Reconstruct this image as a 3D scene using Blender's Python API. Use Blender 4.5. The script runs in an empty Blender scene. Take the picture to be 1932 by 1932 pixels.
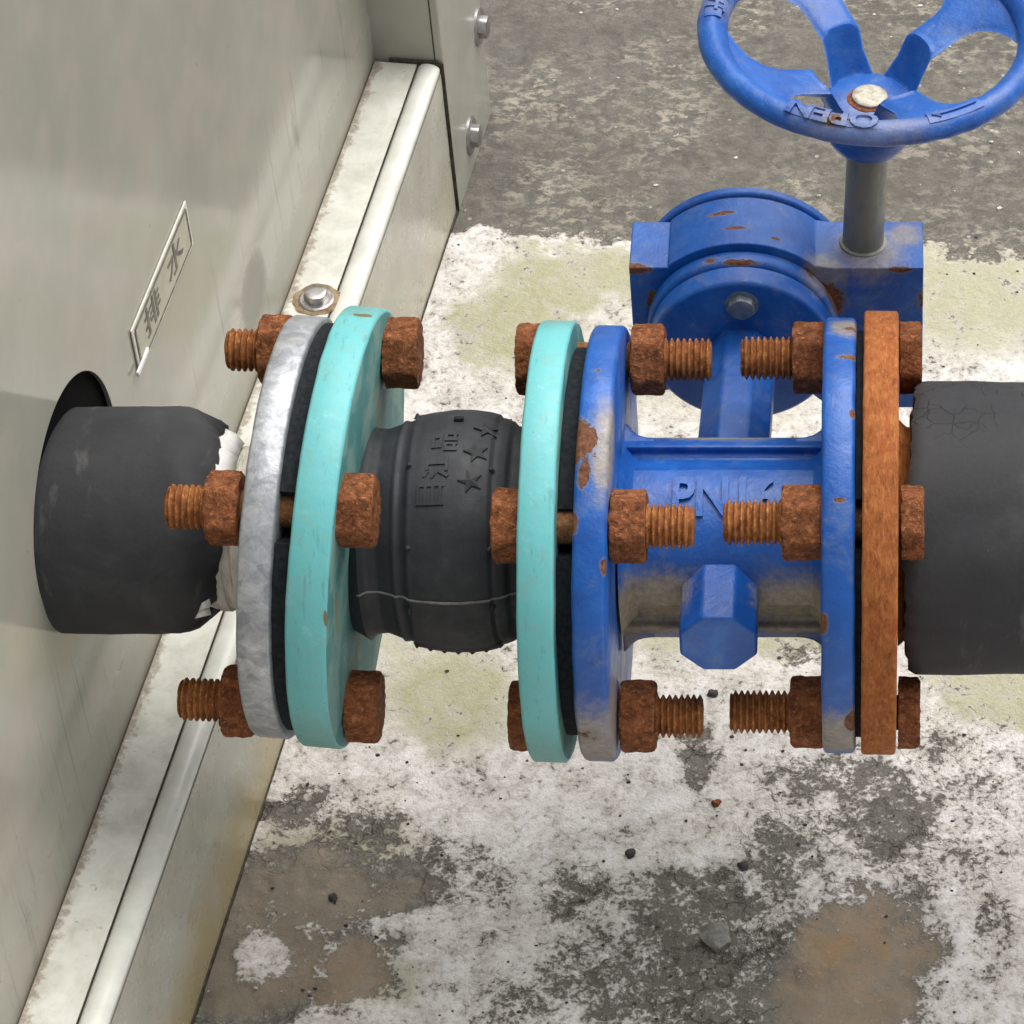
import bpy, bmesh, math, random
import numpy as np
from mathutils import Vector, Matrix, noise
random.seed(7)
rng = np.random.default_rng(7)
PI = math.pi
rad = math.radians
S = 1/4486.0          # modelling unit u -> metres (a flange of radius 412 u is 185 mm across)
C45 = math.sqrt(.5)
scene = bpy.context.scene
col = scene.collection
# ------------------------------------------------------------------ camera
F = 6500.0
PX, PY = 1650.0, 966.0            # principal point in a 1932 px square picture
view = Vector((0, C45, -C45)); vup = Vector((0, C45, C45)); tocam = -view
cam_d = bpy.data.cameras.new('camera'); cam = bpy.data.objects.new('camera', cam_d); col.objects.link(cam)
cam.location = (tocam*F + vup*39)*S
cam.rotation_euler = (rad(45), 0, 0)
cam_d.sensor_width = 36; cam_d.lens = 36*F/1932
cam_d.shift_x = -(PX-966)/1932
cam_d.clip_start = .05; cam_d.clip_end = 200
scene.camera = cam
# ------------------------------------------------------------------ sky, sun, exposure
SUN_EL, SUN_AZ = rad(66), rad(40)     # azimuth measured from +Y towards +X
w = bpy.data.worlds.new("World"); scene.world = w; w.use_nodes = True
nt = w.node_tree; bg = nt.nodes['Background']
sky = nt.nodes.new('ShaderNodeTexSky'); sky.sky_type = 'NISHITA'; sky.sun_disc = False
sky.sun_elevation = SUN_EL; sky.sun_rotation = SUN_AZ
sky.air_density = 1.0; sky.dust_density = 6.0; sky.ozone_density = 1.0
hs = nt.nodes.new('ShaderNodeHueSaturation'); hs.inputs['Saturation'].default_value = .22
nt.links.new(sky.outputs[0], hs.inputs['Color']); nt.links.new(hs.outputs[0], bg.inputs[0])
bg.inputs[1].default_value = .10
sd = bpy.data.lights.new('sun', 'SUN'); sun = bpy.data.objects.new('sun', sd); col.objects.link(sun)
sd.energy = 1.25; sd.angle = rad(75); sd.color = (1, .97, .92)
d = Vector((math.sin(SUN_AZ)*math.cos(SUN_EL), math.cos(SUN_AZ)*math.cos(SUN_EL), math.sin(SUN_EL)))
sun.rotation_euler = d.to_track_quat('Z', 'Y').to_euler()
sun.location = d*3
scene.view_settings.view_transform = 'Standard'; scene.view_settings.look = 'None'
scene.view_settings.exposure = 0.92; scene.view_settings.gamma = 1
scene.cycles.use_denoising = True

# ------------------------------------------------------------------ picture <-> world helpers (units u)
def proj(p):
    up = C45*(p[1]+p[2]); dd = F+C45*(p[1]-p[2])
    return PX+p[0]*F/dd, PY+(39-up)*F/dd
def on_z(px, py, Z):
    Y = 0
    for _ in range(60):
        dd = F+C45*(Y-Z); Y = (39-(py-PY)*dd/F)/C45-Z
    return (px-PX)*dd/F, Y
def on_y(px, py, Y):
    Z = 0
    for _ in range(60):
        dd = F+C45*(Y-Z); Z = (39-(py-PY)*dd/F)/C45-Y
    return (px-PX)*dd/F, Z
def V3(x, u, wv):
    """point from X, image-up and towards-camera coordinates"""
    return Vector((x, C45*(u-wv), C45*(u+wv)))

# ------------------------------------------------------------------ node helper
class Mat:
    def __init__(s, name, rough=.5, metallic=0.0, spec=.5, coat=0.0, coord='pos'):
        s.m = bpy.data.materials.new(name); s.m.use_nodes = True
        s.t = s.m.node_tree; s.b = s.t.nodes['Principled BSDF']
        s.b.inputs['Roughness'].default_value = rough
        s.b.inputs['Metallic'].default_value = metallic
        s.b.inputs['Specular IOR Level'].default_value = spec
        s.b.inputs['Coat Weight'].default_value = coat
        if coord == 'pos':
            g = s.t.nodes.new('ShaderNodeNewGeometry'); s.co = g.outputs['Position']
        else:
            g = s.t.nodes.new('ShaderNodeTexCoord'); s.co = g.outputs['Object']
    def link(s, a, b): s.t.links.new(a, b)
    def val(s, sock, v):
        if isinstance(v, bpy.types.NodeSocket): s.link(v, sock)
        elif isinstance(v, (tuple, list)) and len(v) == 3 and sock.type == 'RGBA': sock.default_value = (*v, 1)
        elif sock.type == 'RGBA': sock.default_value = (v, v, v, 1)
        else: sock.default_value = v
    def noise(s, scale, detail=5, rough=.6, dist=0.0, co=None, seed=0.0, stretch=None):
        """scale: features of about 1/scale u... given in u wavelength"""
        n = s.t.nodes.new('ShaderNodeTexNoise'); n.noise_dimensions = '4D' if seed else '3D'
        if seed: n.inputs['W'].default_value = seed
        c = co or s.co
        if stretch:
            mp = s.t.nodes.new('ShaderNodeMapping'); mp.inputs['Scale'].default_value = stretch
            s.link(c, mp.inputs[0]); c = mp.outputs[0]
        s.link(c, n.inputs['Vector'])
        n.inputs['Scale'].default_value = 1/(scale*S); n.inputs['Detail'].default_value = detail
        n.inputs['Roughness'].default_value = rough; n.inputs['Distortion'].default_value = dist
        return n.outputs['Fac']
    def voro(s, scale, feature='F1', rnd=1.0, out='Distance'):
        n = s.t.nodes.new('ShaderNodeTexVoronoi'); n.feature = feature
        s.link(s.co, n.inputs['Vector']); n.inputs['Scale'].default_value = 1/(scale*S)
        n.inputs['Randomness'].default_value = rnd
        return n.outputs[out]
    def ramp(s, v, *stops, interp='LINEAR'):
        r = s.t.nodes.new('ShaderNodeValToRGB'); r.color_ramp.interpolation = interp
        e = r.color_ramp.elements
        while len(e) < len(stops): e.new(.5)
        for el, (p, c) in zip(e, stops):
            el.position = p; el.color = (c, c, c, 1) if not isinstance(c, tuple) else (*c, 1)
        s.val(r.inputs[0], v); return r.outputs[0]
    def mix(s, f, a, b, mode='MIX'):
        n = s.t.nodes.new('ShaderNodeMix'); n.data_type = 'RGBA'; n.blend_type = mode; n.clamp_result = False
        s.val(n.inputs[0], f); s.val(n.inputs[6], a); s.val(n.inputs[7], b); return n.outputs[2]
    def math(s, op, a, b=0.0, clamp=False):
        n = s.t.nodes.new('ShaderNodeMath'); n.operation = op; n.use_clamp = clamp
        s.val(n.inputs[0], a); s.val(n.inputs[1], b); return n.outputs[0]
    def sep(s, co=None):
        n = s.t.nodes.new('ShaderNodeSeparateXYZ'); s.link(co or s.co, n.inputs[0]); return n.outputs
    def step(s, v, a, b):
        n = s.t.nodes.new('ShaderNodeMapRange'); n.interpolation_type = 'SMOOTHSTEP'
        s.val(n.inputs[0], v); n.inputs[1].default_value = a; n.inputs[2].default_value = b; return n.outputs[0]
    def attr(s, name):
        n = s.t.nodes.new('ShaderNodeAttribute'); n.attribute_name = name; return n.outputs['Fac']
    def spots(s, lst, rough=.5, soft=.08):
        """irregular marks: list of (point in u, radius in u [, squash vector])"""
        nz = s.noise(22, 5, .7)
        tot = None
        for sp in lst:
            p, r = sp[0], sp[1]
            sub = s.t.nodes.new('ShaderNodeVectorMath'); sub.operation = 'SUBTRACT'
            s.link(s.co, sub.inputs[0]); sub.inputs[1].default_value = [c*S for c in p]
            v = sub.outputs[0]
            if len(sp) > 2:
                mu = s.t.nodes.new('ShaderNodeVectorMath'); mu.operation = 'MULTIPLY'
                s.link(v, mu.inputs[0]); mu.inputs[1].default_value = sp[2]; v = mu.outputs[0]
            ln = s.t.nodes.new('ShaderNodeVectorMath'); ln.operation = 'LENGTH'; s.link(v, ln.inputs[0])
            q = s.math('DIVIDE', ln.outputs['Value'], r*S)
            q = s.math('ADD', q, s.math('MULTIPLY', s.math('SUBTRACT', nz, .5), rough*4))
            m = s.step(q, 1+soft, 1-soft)
            tot = m if tot is None else s.math('MAXIMUM', tot, m)
        return tot
    def done(s, color=None, rough=None, bump=None, dist=1.5, strength=1.0, metallic=None):
        if color is not None: s.val(s.b.inputs['Base Color'], color)
        if rough is not None: s.val(s.b.inputs['Roughness'], rough)
        if metallic is not None: s.val(s.b.inputs['Metallic'], metallic)
        if bump is not None:
            n = s.t.nodes.new('ShaderNodeBump'); n.inputs['Distance'].default_value = dist*S
            n.inputs['Strength'].default_value = strength
            s.link(bump, n.inputs['Height']); s.link(n.outputs[0], s.b.inputs['Normal'])
        return s.m
M = {}
# rusty bolts
def rust_mat(name, dark, mid, light, big=30, fine=7, bump=3.0):
    k = Mat(name, rough=.85, spec=.25)
    a = k.noise(big, 6, .65, .6); b = k.noise(fine, 4, .7, seed=3.1)
    c = k.ramp(a, (.30, dark), (.5, mid), (.68, light))
    c = k.mix(k.math('MULTIPLY', k.step(b, .52, .70), .65), c, tuple(min(1, v*1.9) for v in light))
    c = k.mix(k.math('MULTIPLY', k.step(b, .46, .30), .6), c, tuple(v*.5 for v in dark))
    h = k.math('ADD', k.math('MULTIPLY', a, 1.2), b)
    return k.done(c, None, h, bump)
M['rust_nut'] = rust_mat('rusty_nut', (.075, .026, .010), (.19, .064, .023), (.30, .115, .045), 20, 8, 7)
M['rust_thread'] = rust_mat('rusty_thread', (.13, .043, .014), (.25, .092, .028), (.38, .16, .052), 30, 8, 1.6)
k = Mat('rusty_plate', rough=.85, spec=.2)
a = k.noise(60, 6, .7, .4); b = k.noise(9, 5, .75, seed=2.5, stretch=(1.5, .45, .45)); c2 = k.noise(30, 5, .7, seed=6.5, stretch=(1.2, .35, .35))
c = k.ramp(a, (.3, (.20, .060, .018)), (.5, (.30, .098, .028)), (.7, (.38, .145, .045)))
c = k.mix(k.math('MULTIPLY', k.step(b, .5, .66), .7), c, (.47, .19, .065))
c = k.mix(k.math('MULTIPLY', k.step(b, .47, .34), .7), c, (.10, .030, .012))
c = k.mix(k.math('MULTIPLY', k.step(c2, .54, .66), .5), c, (.28, .06, .022))
M['rust_plate'] = k.done(c, None, k.math('ADD', a, b), 2.6)
M['rust_shank'] = rust_mat('rusty_shank', (.10, .045, .02), (.2, .09, .035), (.28, .14, .06), 20, 6, 2)

# teal paint
k = Mat('teal_paint', rough=.42, spec=.4)
tl = k.mix(k.noise(90, 4, .6), (.11, .41, .42), (.15, .47, .475))
x, y, z = k.sep()
dirt = k.math('MULTIPLY', k.step(k.noise(34, 6, .75, .5), .50, .66), .5)
tl = k.mix(dirt, tl, (.20, .36, .33))
tl = k.mix(k.math('MULTIPLY', k.step(k.noise(24, 5, .7, .2, seed=3.3, stretch=(1.8, .45, .45)), .56, .68), .6), tl, (.085, .27, .27))
tl = k.mix(k.math('MULTIPLY', k.step(k.noise(10, 4, .7, seed=6.1), .68, .72), .7), tl, (.07, .13, .12))
tl = k.mix(k.math('MULTIPLY', k.step(k.noise(18, 4, .7, seed=8.1, stretch=(.5, 1, 1)), .725, .75), .8), tl, (.17, .12, .05))
tl = k.mix(k.math('MULTIPLY', k.step(k.noise(42, 4, .7, seed=2.9), .60, .72), .35), tl, (.30, .60, .58))
flm = k.spots([(V3(-994, -390, 120), 120), (V3(-600, -400, 120), 110), (V3(-980, 400, 60), 70), (V3(-600, 410, 60), 60)], .3, .6)
tl = k.mix(k.math('MULTIPLY', flm, .55), tl, (.15, .27, .245))
scr = k.spots([((-948, *V3(0, 395, 135)[1:]), 19, (1, 1, 2)), (V3(-1030, 120, 400), 16, (2, .7, .7)), (V3(-585, 370, 190), 10), (V3(-965, 375, 180), 8), (V3(-975, -150, 380), 7, (2, .4, .4)), (V3(-560, 330, 262), 10), (V3(-960, -300, 290), 9, (2.5, .3, .3))], .35)
tl = k.mix(k.math('MULTIPLY', scr, .95), tl, (.16, .11, .04))
sp = k.step(k.voro(30), .09, .04)
tl = k.mix(k.math('MULTIPLY', sp, .5), tl, (.08, .22, .20))
M['teal'] = k.done(tl, k.ramp(k.noise(40, 4), (.3, .34), (.7, .56)), k.noise(18, 4, .6), .8)
# teal side faces: shade put into a darker base, plus chalky film and runs
k = Mat('teal_face_shaded', rough=.6, spec=.35)
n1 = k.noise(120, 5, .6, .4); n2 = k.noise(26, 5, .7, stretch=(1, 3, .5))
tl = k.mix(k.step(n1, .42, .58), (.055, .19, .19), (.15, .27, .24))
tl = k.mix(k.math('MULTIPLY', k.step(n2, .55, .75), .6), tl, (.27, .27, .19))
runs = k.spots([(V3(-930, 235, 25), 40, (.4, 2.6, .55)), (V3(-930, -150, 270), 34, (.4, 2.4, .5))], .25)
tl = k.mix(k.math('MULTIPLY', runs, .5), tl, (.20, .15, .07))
M['teal_face_shaded'] = k.done(tl, .62, n2, .8)

# blue paint
def blue_mat(name, tan=0.30, marks=(), chips=(), mk=.8):
    k = Mat(name, rough=.42, spec=.45)
    a = k.noise(110, 5, .6, .3)
    c = k.ramp(a, (.30, (.005, .060, .28)), (.55, (.008, .088, .36)), (.72, (.028, .135, .45)))
    film = k.math('MULTIPLY', k.step(k.noise(60, 6, .7, .6, seed=2.2), .50, .70), tan)
    c = k.mix(film, c, (.15, .19, .22))
    # drip-like dusty runs and rubbed, chalky patches
    c = k.mix(k.math('MULTIPLY', k.step(k.noise(26, 5, .7, .2, seed=7.7, stretch=(1.6, .5, .5)), .60, .72), .32), c, (.20, .21, .20))
    c = k.mix(k.math('MULTIPLY', k.step(k.noise(34, 6, .75, .4, seed=3.9), .62, .70), .38), c, (.10, .24, .58))
    if marks:
        c = k.mix(k.math('MULTIPLY', k.spots(marks, .30, .45), mk), c, k.ramp(k.noise(14, 5, .7), (.35, (.22, .18, .115)), (.65, (.37, .31, .20))))
    speck = k.math('MULTIPLY', k.step(k.noise(9, 3, .6, seed=5.5), .68, .73), .8)
    c = k.mix(speck, c, (.045, .05, .06))
    nick = k.step(k.noise(15, 4, .7, seed=9.1, stretch=(.45, 1, 1)), .735, .76)
    c = k.mix(k.math('MULTIPLY', nick, .85), c, (.13, .065, .03))
    rg = k.ramp(k.noise(45, 5, seed=1.4), (.3, .27), (.7, .50))
    h = k.math('ADD', k.noise(30, 5, .62, .2), k.math('MULTIPLY', k.noise(6, 3, .6, seed=4.4), .35))
    if chips:
        ch = k.spots(chips, .45)
        ring = k.math('MULTIPLY', k.spots([(p[0], p[1]*1.25)+tuple(p[2:]) for p in chips], .45, .2), .55)
        c = k.mix(ring, c, (.16, .15, .13))
        c = k.mix(ch, c, k.ramp(k.noise(9, 3), (.35, (.075, .030, .015)), (.65, (.20, .078, .035))))
        rg = k.mix(ch, rg, .9)
        h = k.math('SUBTRACT', h, k.math('MULTIPLY', ch, .5))
    return k.done(c, rg, h, 2.2)
M['blue'] = blue_mat('blue_paint')
M['blue_flange'] = blue_mat('blue_flange_paint', .35, [(V3(-470, 160, 380), 34, (1, .35, .35)), (V3(-50, 385, 140), 30, (1, .6, .6)), (V3(-505, -380, 170), 120, (1, .8, 1)), (V3(-62, -380, 170), 90, (1, .8, 1))],
    [(V3(-526, 170, 374), 34, (1, .8, .55)), (V3(-520, -350, 205), 24), (V3(-515, 110, 395), 15, (1.5, .5, .5)), (V3(-38, 320, 250), 10, (.4, 1.5, 1.5)), (V3(-36, 215, 345), 9), (V3(-42, -340, 225), 15, (1.4, .45, .45)), (V3(-500, 300, 270), 8), (V3(-480, 405, 60), 9, (.4, 1, 1)), (V3(-62, 60, 405), 4, (.4, 1, 1)), (V3(-38, 380, 150), 10, (.5, 1, 1)), (V3(-92, -160, 375), 8, (1, .4, .4)), (V3(-478, -60, 405), 7, (1, .5, .5)), (V3(-534, 20, 408), 8, (1, .4, .4))])
M['blue_body'] = blue_mat('blue_body_paint', .3, [(V3(-410, -142, 95), 80, (.5, 1, 1)), (V3(-130, -142, 95), 76, (.55, 1, 1)), (V3(-455, -190, 100), 60, (1.4, .7, .7)), (V3(-290, 178, -10), 40, (.3, 1, 1))], (), .95)
gc = (-263, 583, 0)
M['blue_gear'] = blue_mat('blue_gearbox_paint', .35,
    [((-10, 640, 150), 50, (.8, .7, 1)), ((60, 690, 145), 34, (1, 1, 1)), ((-95, 585, 140), 46)],
    [((-300, 690, 200), 10, (.35, 1.5, 1)), ((-275, 640, 205), 7, (.3, 1.5, 1)), ((-200, 620, 196), 6, (.4, 1.5, 1)), ((-100, 592, 60), 26, (.7, 1, .6)), ((-150, 590, 130), 20, (.8, 1, 1.2)), ((-480, 592, 140), 16, (.5, 1, 1.5)), ((-340, 570, 185), 12, (.4, 1, 1.6)), ((-440, 590, 60), 14, (1, 1, .6)), ((-262, 556, 193), 9, (.2, 1, 1)), ((50, 592, 140), 7, (.3, 1, 1)), ((97, 620, 60), 18, (1, .6, .5))], .62)
M['blue_wheel'] = blue_mat('blue_wheel_paint', .26, [((-300, 720, 672), 46), ((-20, 372, 690), 60, (.5, 1, 1)), ((-15, 640, 505), 60)], [((-318, 700, 668), 13), ((-250, 790, 680), 10, (.5, .5, 1)), ((-70, 372, 690), 12, (.5, 1, 1)), ((60, 700, 560), 8, (1, .5, .5)), ((-130, 420, 672), 8), ((210, 500, 690), 9, (.5, 1, 1)), ((-60, 760, 590), 7)], .3)

# handwheel stem: dull oily steel
k = Mat('stem_steel', rough=.5, metallic=.25)
M['stem'] = k.done(k.ramp(k.noise(45, 5, .6, seed=1, stretch=(1, 1, .4)), (.3, (.11, .12, .10)), (.55, (.21, .215, .18)), (.72, (.26, .20, .13))), k.ramp(k.noise(20), (.3, .35), (.7, .6)), k.noise(12, 4), .7)
k = Mat('screw_steel', rough=.28, metallic=1)
M['steel'] = k.done(k.ramp(k.noise(14, 4), (.3, (.34, .32, .31)), (.7, (.56, .55, .54))), k.ramp(k.noise(20), (.3, .3), (.7, .5)), k.noise(6, 3), .5)
k = Mat('dull_screw', rough=.55, metallic=.5)
M['dull_steel'] = k.done(k.ramp(k.noise(16, 4), (.3, (.14, .17, .20)), (.7, (.27, .30, .33))), .55, k.noise(6, 3), .8)
# cream-coloured nut on the hand wheel
k = Mat('worn_hub_nut', rough=.55, metallic=.1)
M['cream_nut'] = k.done(k.ramp(k.noise(12, 5, .7), (.33, (.24, .21, .14)), (.5, (.42, .39, .30)), (.68, (.56, .53, .43))), .4, k.noise(8, 4), 1.2)
# galvanised flange
k = Mat('galvanised_steel', rough=.5, metallic=.6)
v = k.voro(24, out='Color'); vs = k.t.nodes.new('ShaderNodeSeparateColor'); k.link(v, vs.inputs[0])
g1 = k.noise(30, 6, .7, .5)
c = k.ramp(g1, (.3, (.20, .21, .23)), (.5, (.32, .335, .355)), (.68, (.50, .51, .52)))
c = k.mix(.25, c, k.ramp(vs.outputs[0], (0, (.25, .27, .3)), (1, (.7, .71, .73))))
c = k.mix(k.math('MULTIPLY', k.step(k.noise(50, 5, .7, seed=8), .55, .66), .5), c, (.36, .36, .31))
M['galv'] = k.done(c, k.ramp(g1, (.3, .62), (.7, .42)), k.noise(9, 4, .6), .7)
# rubbers and foam
k = Mat('black_rubber', rough=.6, spec=.4)
c = k.ramp(k.noise(70, 6, .65, .4), (.3, (.013, .014, .017)), (.6, (.024, .026, .030)), (.75, (.042, .043, .045)))
M['rubber'] = k.done(c, k.ramp(k.noise(50), (.3, .5), (.7, .72)), k.noise(12, 5, .6), .8)
k = Mat('dusty_rubber', rough=.85, spec=.2)
M['rubber_line'] = k.done(k.ramp(k.noise(20), (.3, (.09, .085, .08)), (.7, (.20, .19, .18))), .85)
k = Mat('shadow_rubber', rough=.9, spec=.15)
M['rubber_disc_shaded'] = k.done(k.ramp(k.noise(12, 5, .7), (.4, (.008, .011, .014)), (.75, (.026, .030, .034))), .8, k.noise(8, 4), .5)  # near-black rubber, with the shade of flange gaps and notch put into its colour
def foam_mat(name, crack):
    k = Mat(name, rough=.72, spec=.3)
    a = k.noise(150, 6, .6, .5)
    c = k.ramp(a, (.3, (.021, .021, .023)), (.55, (.034, .035, .038)), (.72, (.055, .055, .056)))
    sc = k.step(k.noise(55, 5, .6, .3, seed=4, stretch=(1, .3, .3)), .60, .70)
    c = k.mix(k.math('MULTIPLY', sc, .55), c, (.11, .108, .10))
    fl = k.step(k.noise(13, 3, .6, seed=9), .73, .77)
    c = k.mix(k.math('MULTIPLY', fl, .7), c, (.17, .16, .13))
    h = k.noise(10, 5, .65)
    if crack:
        mp = k.t.nodes.new('ShaderNodeVectorMath'); mp.operation = 'ADD'
        nn = k.t.nodes.new('ShaderNodeTexNoise'); nn.inputs['Scale'].default_value = 1/(25*S)
        k.link(k.co, nn.inputs['Vector'])
        sc2 = k.t.nodes.new('ShaderNodeVectorMath'); sc2.operation = 'SCALE'; sc2.inputs['Scale'].default_value = 22*S
        k.link(nn.outputs['Color'], sc2.inputs[0]); k.link(k.co, mp.inputs[0]); k.link(sc2.outputs[0], mp.inputs[1])
        vo = k.t.nodes.new('ShaderNodeTexVoronoi'); vo.feature = 'DISTANCE_TO_EDGE'; vo.inputs['Scale'].default_value = 1/(38*S)
        k.link(mp.outputs[0], vo.inputs['Vector'])
        x, y, z = k.sep()
        up = k.step(k.math('ADD', y, z), 180*S, 330*S)
        cr = k.math('MULTIPLY', k.math('MULTIPLY', k.step(vo.outputs['Distance'], .04, .01), up), k.step(k.noise(90, 3, seed=3), .42, .55))
        c = k.mix(k.math('MULTIPLY', cr, .9), c, (.012, .012, .013)); h = k.math('SUBTRACT', h, k.math('MULTIPLY', cr, 1.0))
    return k.done(c, k.ramp(a, (.3, .62), (.7, .8)), h, .9)
M['foam'] = foam_mat('black_foam', False); M['foam_cracked'] = foam_mat('cracked_black_foam', True)
k = Mat('white_wrap', rough=.7); M['wrap'] = k.done(k.ramp(k.noise(20), (.3, (.66, .65, .62)), (.7, (.82, .81, .79))), .7, k.noise(8, 4), 1)
k = Mat('cream_pipe', rough=.7)
M['pipe'] = k.done(k.ramp(k.noise(24, 6, .7, stretch=(3, .5, .5)), (.30, (.34, .31, .24)), (.45, (.58, .55, .46)), (.7, (.74, .71, .62))), .7, k.noise(9, 5), 1.5)
k = Mat('dark_void', rough=.95, spec=.1); M['void'] = k.done((.004, .004, .004))

# cabinet sheet metal (object coordinates: x = out of the wall, y = along it, z = up, metres)
k = Mat('cabinet_sheet', rough=.1, spec=.4, coord='obj')
a = k.noise(420, 5, .55, .3); b = k.noise(70, 6, .65, seed=4)
x, y, z = k.sep()
c = k.ramp(a, (.32, (.31, .307, .255)), (.55, (.35, .342, .285)), (.72, (.395, .38, .32)))
st = k.step(k.noise(46, 6, .7, .8, stretch=(1, 1, .10), seed=6), .56, .74)
low = k.step(z, 300*S, -450*S)
c = k.mix(k.math('MULTIPLY', k.math('MULTIPLY', k.step(k.noise(20, 4, .6, .1, stretch=(1, 1, .045), seed=21), .60, .68), k.step(z, -60*S, -260*S)), .45), c, (.17, .155, .12))
c = k.mix(k.math('MULTIPLY', st, k.math('ADD', k.math('MULTIPLY', low, .60), .06)), c, (.15, .135, .10))
c = k.mix(k.math('MULTIPLY', k.step(k.noise(150, 4, .5, seed=14), .45, .7), .5), c, (.42, .375, .31))
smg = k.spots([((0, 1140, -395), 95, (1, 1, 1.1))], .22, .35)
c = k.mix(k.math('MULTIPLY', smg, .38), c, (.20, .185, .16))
gm = k.step(k.math('ADD', z, k.math('MULTIPLY', k.math('SUBTRACT', k.noise(24, 5, .7), .5), 60*S)), -535*S, -600*S)
c = k.mix(k.math('MULTIPLY', gm, .6), c, (.22, .185, .14))
c = k.mix(k.math('MULTIPLY', k.step(k.noise(15, 2, .4, seed=11, stretch=(1, 1, .6)), .74, .77), .45), c, (.18, .16, .12))
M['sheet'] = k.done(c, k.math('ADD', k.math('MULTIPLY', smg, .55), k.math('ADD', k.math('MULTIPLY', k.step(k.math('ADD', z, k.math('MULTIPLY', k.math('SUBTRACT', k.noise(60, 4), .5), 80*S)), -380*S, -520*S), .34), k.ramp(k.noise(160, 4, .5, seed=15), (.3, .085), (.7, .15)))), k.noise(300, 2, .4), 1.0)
# ledge: chalky white sheet
k = Mat('chalky_ledge', rough=.42, spec=.45, coord='obj')
x, y, z = k.sep()
c = k.ramp(k.noise(80, 6, .65, .4), (.3, (.50, .49, .42)), (.5, (.62, .61, .54)), (.7, (.71, .705, .64)))
ed = k.math('ADD', k.math('SUBTRACT', x, 0.0), k.math('MULTIPLY', k.math('SUBTRACT', k.noise(26, 6, .75), .5), 95*S))
gr = k.step(ed, 24*S, 6*S)
c = k.mix(k.math('MULTIPLY', gr, .85), c, k.ramp(k.noise(14, 4), (.35, (.22, .18, .13)), (.65, (.36, .31, .24))))
c = k.mix(k.math('MULTIPLY', k.step(k.noise(16, 3, .5, seed=2), .67, .73), .6), c, (.27, .25, .21))
c = k.mix(k.math('MULTIPLY', k.step(k.noise(60, 5, .7, seed=5), .52, .68), .4), c, (.44, .42, .36))
M['ledge'] = k.done(c, k.ramp(k.noise(40), (.3, .35), (.7, .6)), k.noise(14, 5, .6), .9)
k = Mat('bead_enamel', rough=.3, spec=.5, coord='obj')
c = k.ramp(k.noise(90, 5), (.3, (.55, .55, .49)), (.6, (.68, .685, .62)))
c = k.mix(k.math('MULTIPLY', k.step(k.noise(15, 3, .5, seed=2), .72, .76), .7), c, (.24, .22, .18))
M['bead'] = k.done(c, .3, k.noise(60, 3), .9)
# skirt with tan stains near the ground
k = Mat('skirt_sheet', rough=.26, spec=.45, coord='obj')
x, y, z = k.sep()
c = k.ramp(k.noise(170, 5, .6), (.32, (.38, .37, .31)), (.55, (.44, .43, .365)), (.72, (.50, .485, .42)))
tn = k.step(k.math('ADD', z, k.math('MULTIPLY', k.math('SUBTRACT', k.noise(160, 4, .6), .5), 330*S)), -790*S, -1010*S)
nr = k.step(y, 1100*S, 100*S)
c = k.mix(k.math('MULTIPLY', k.math('MULTIPLY', tn, k.math('ADD', k.math('MULTIPLY', nr, .65), .25)), .9), c, (.42, .335, .16))
c = k.mix(k.math('MULTIPLY', k.step(k.noise(17, 3, .5, seed=12), .71, .75), .6), c, (.17, .15, .11))
M['skirt'] = k.done(c, k.ramp(k.noise(70), (.3, .2), (.7, .38)), k.noise(240, 3, .5), 3)
k = Mat('post_sheet', rough=.2, spec=.45, coord='obj')
c = k.ramp(k.noise(200, 5, .6), (.32, (.30, .295, .25)), (.6, (.36, .35, .30)))
c = k.mix(k.math('MULTIPLY', k.step(k.noise(70, 6, .7, stretch=(1, 1, .2), seed=3), .55, .75), .25), c, (.2, .17, .12))
M['post'] = k.done(c, .2, k.noise(240, 3), 1.5)
k = Mat('seam_grime', rough=.9, spec=.2); M['grime'] = k.done(k.ramp(k.noise(18, 4), (.3, (.03, .026, .02)), (.7, (.10, .085, .06))), .9)
k = Mat('plate_face', rough=.4, coord='obj'); M['plate'] = k.done(k.ramp(k.noise(60), (.3, (.36, .35, .26)), (.7, (.47, .455, .36))), .4)
k = Mat('plate_edge', rough=.4); M['plate_edge'] = k.done(k.ramp(k.noise(30), (.3, (.58, .56, .48)), (.7, (.76, .74, .66))), .4)
k = Mat('plate_ink', rough=.5); M['ink'] = k.done(k.ramp(k.noise(16, 4), (.35, (.07, .065, .05)), (.7, (.20, .185, .14))), .5)
k = Mat('rust_stain', rough=.9, spec=.2); M['stain'] = k.done(k.ramp(k.noise(14, 5), (.35, (.16, .10, .05)), (.65, (.34, .26, .15))), .9, k.noise(7), 1)

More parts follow.
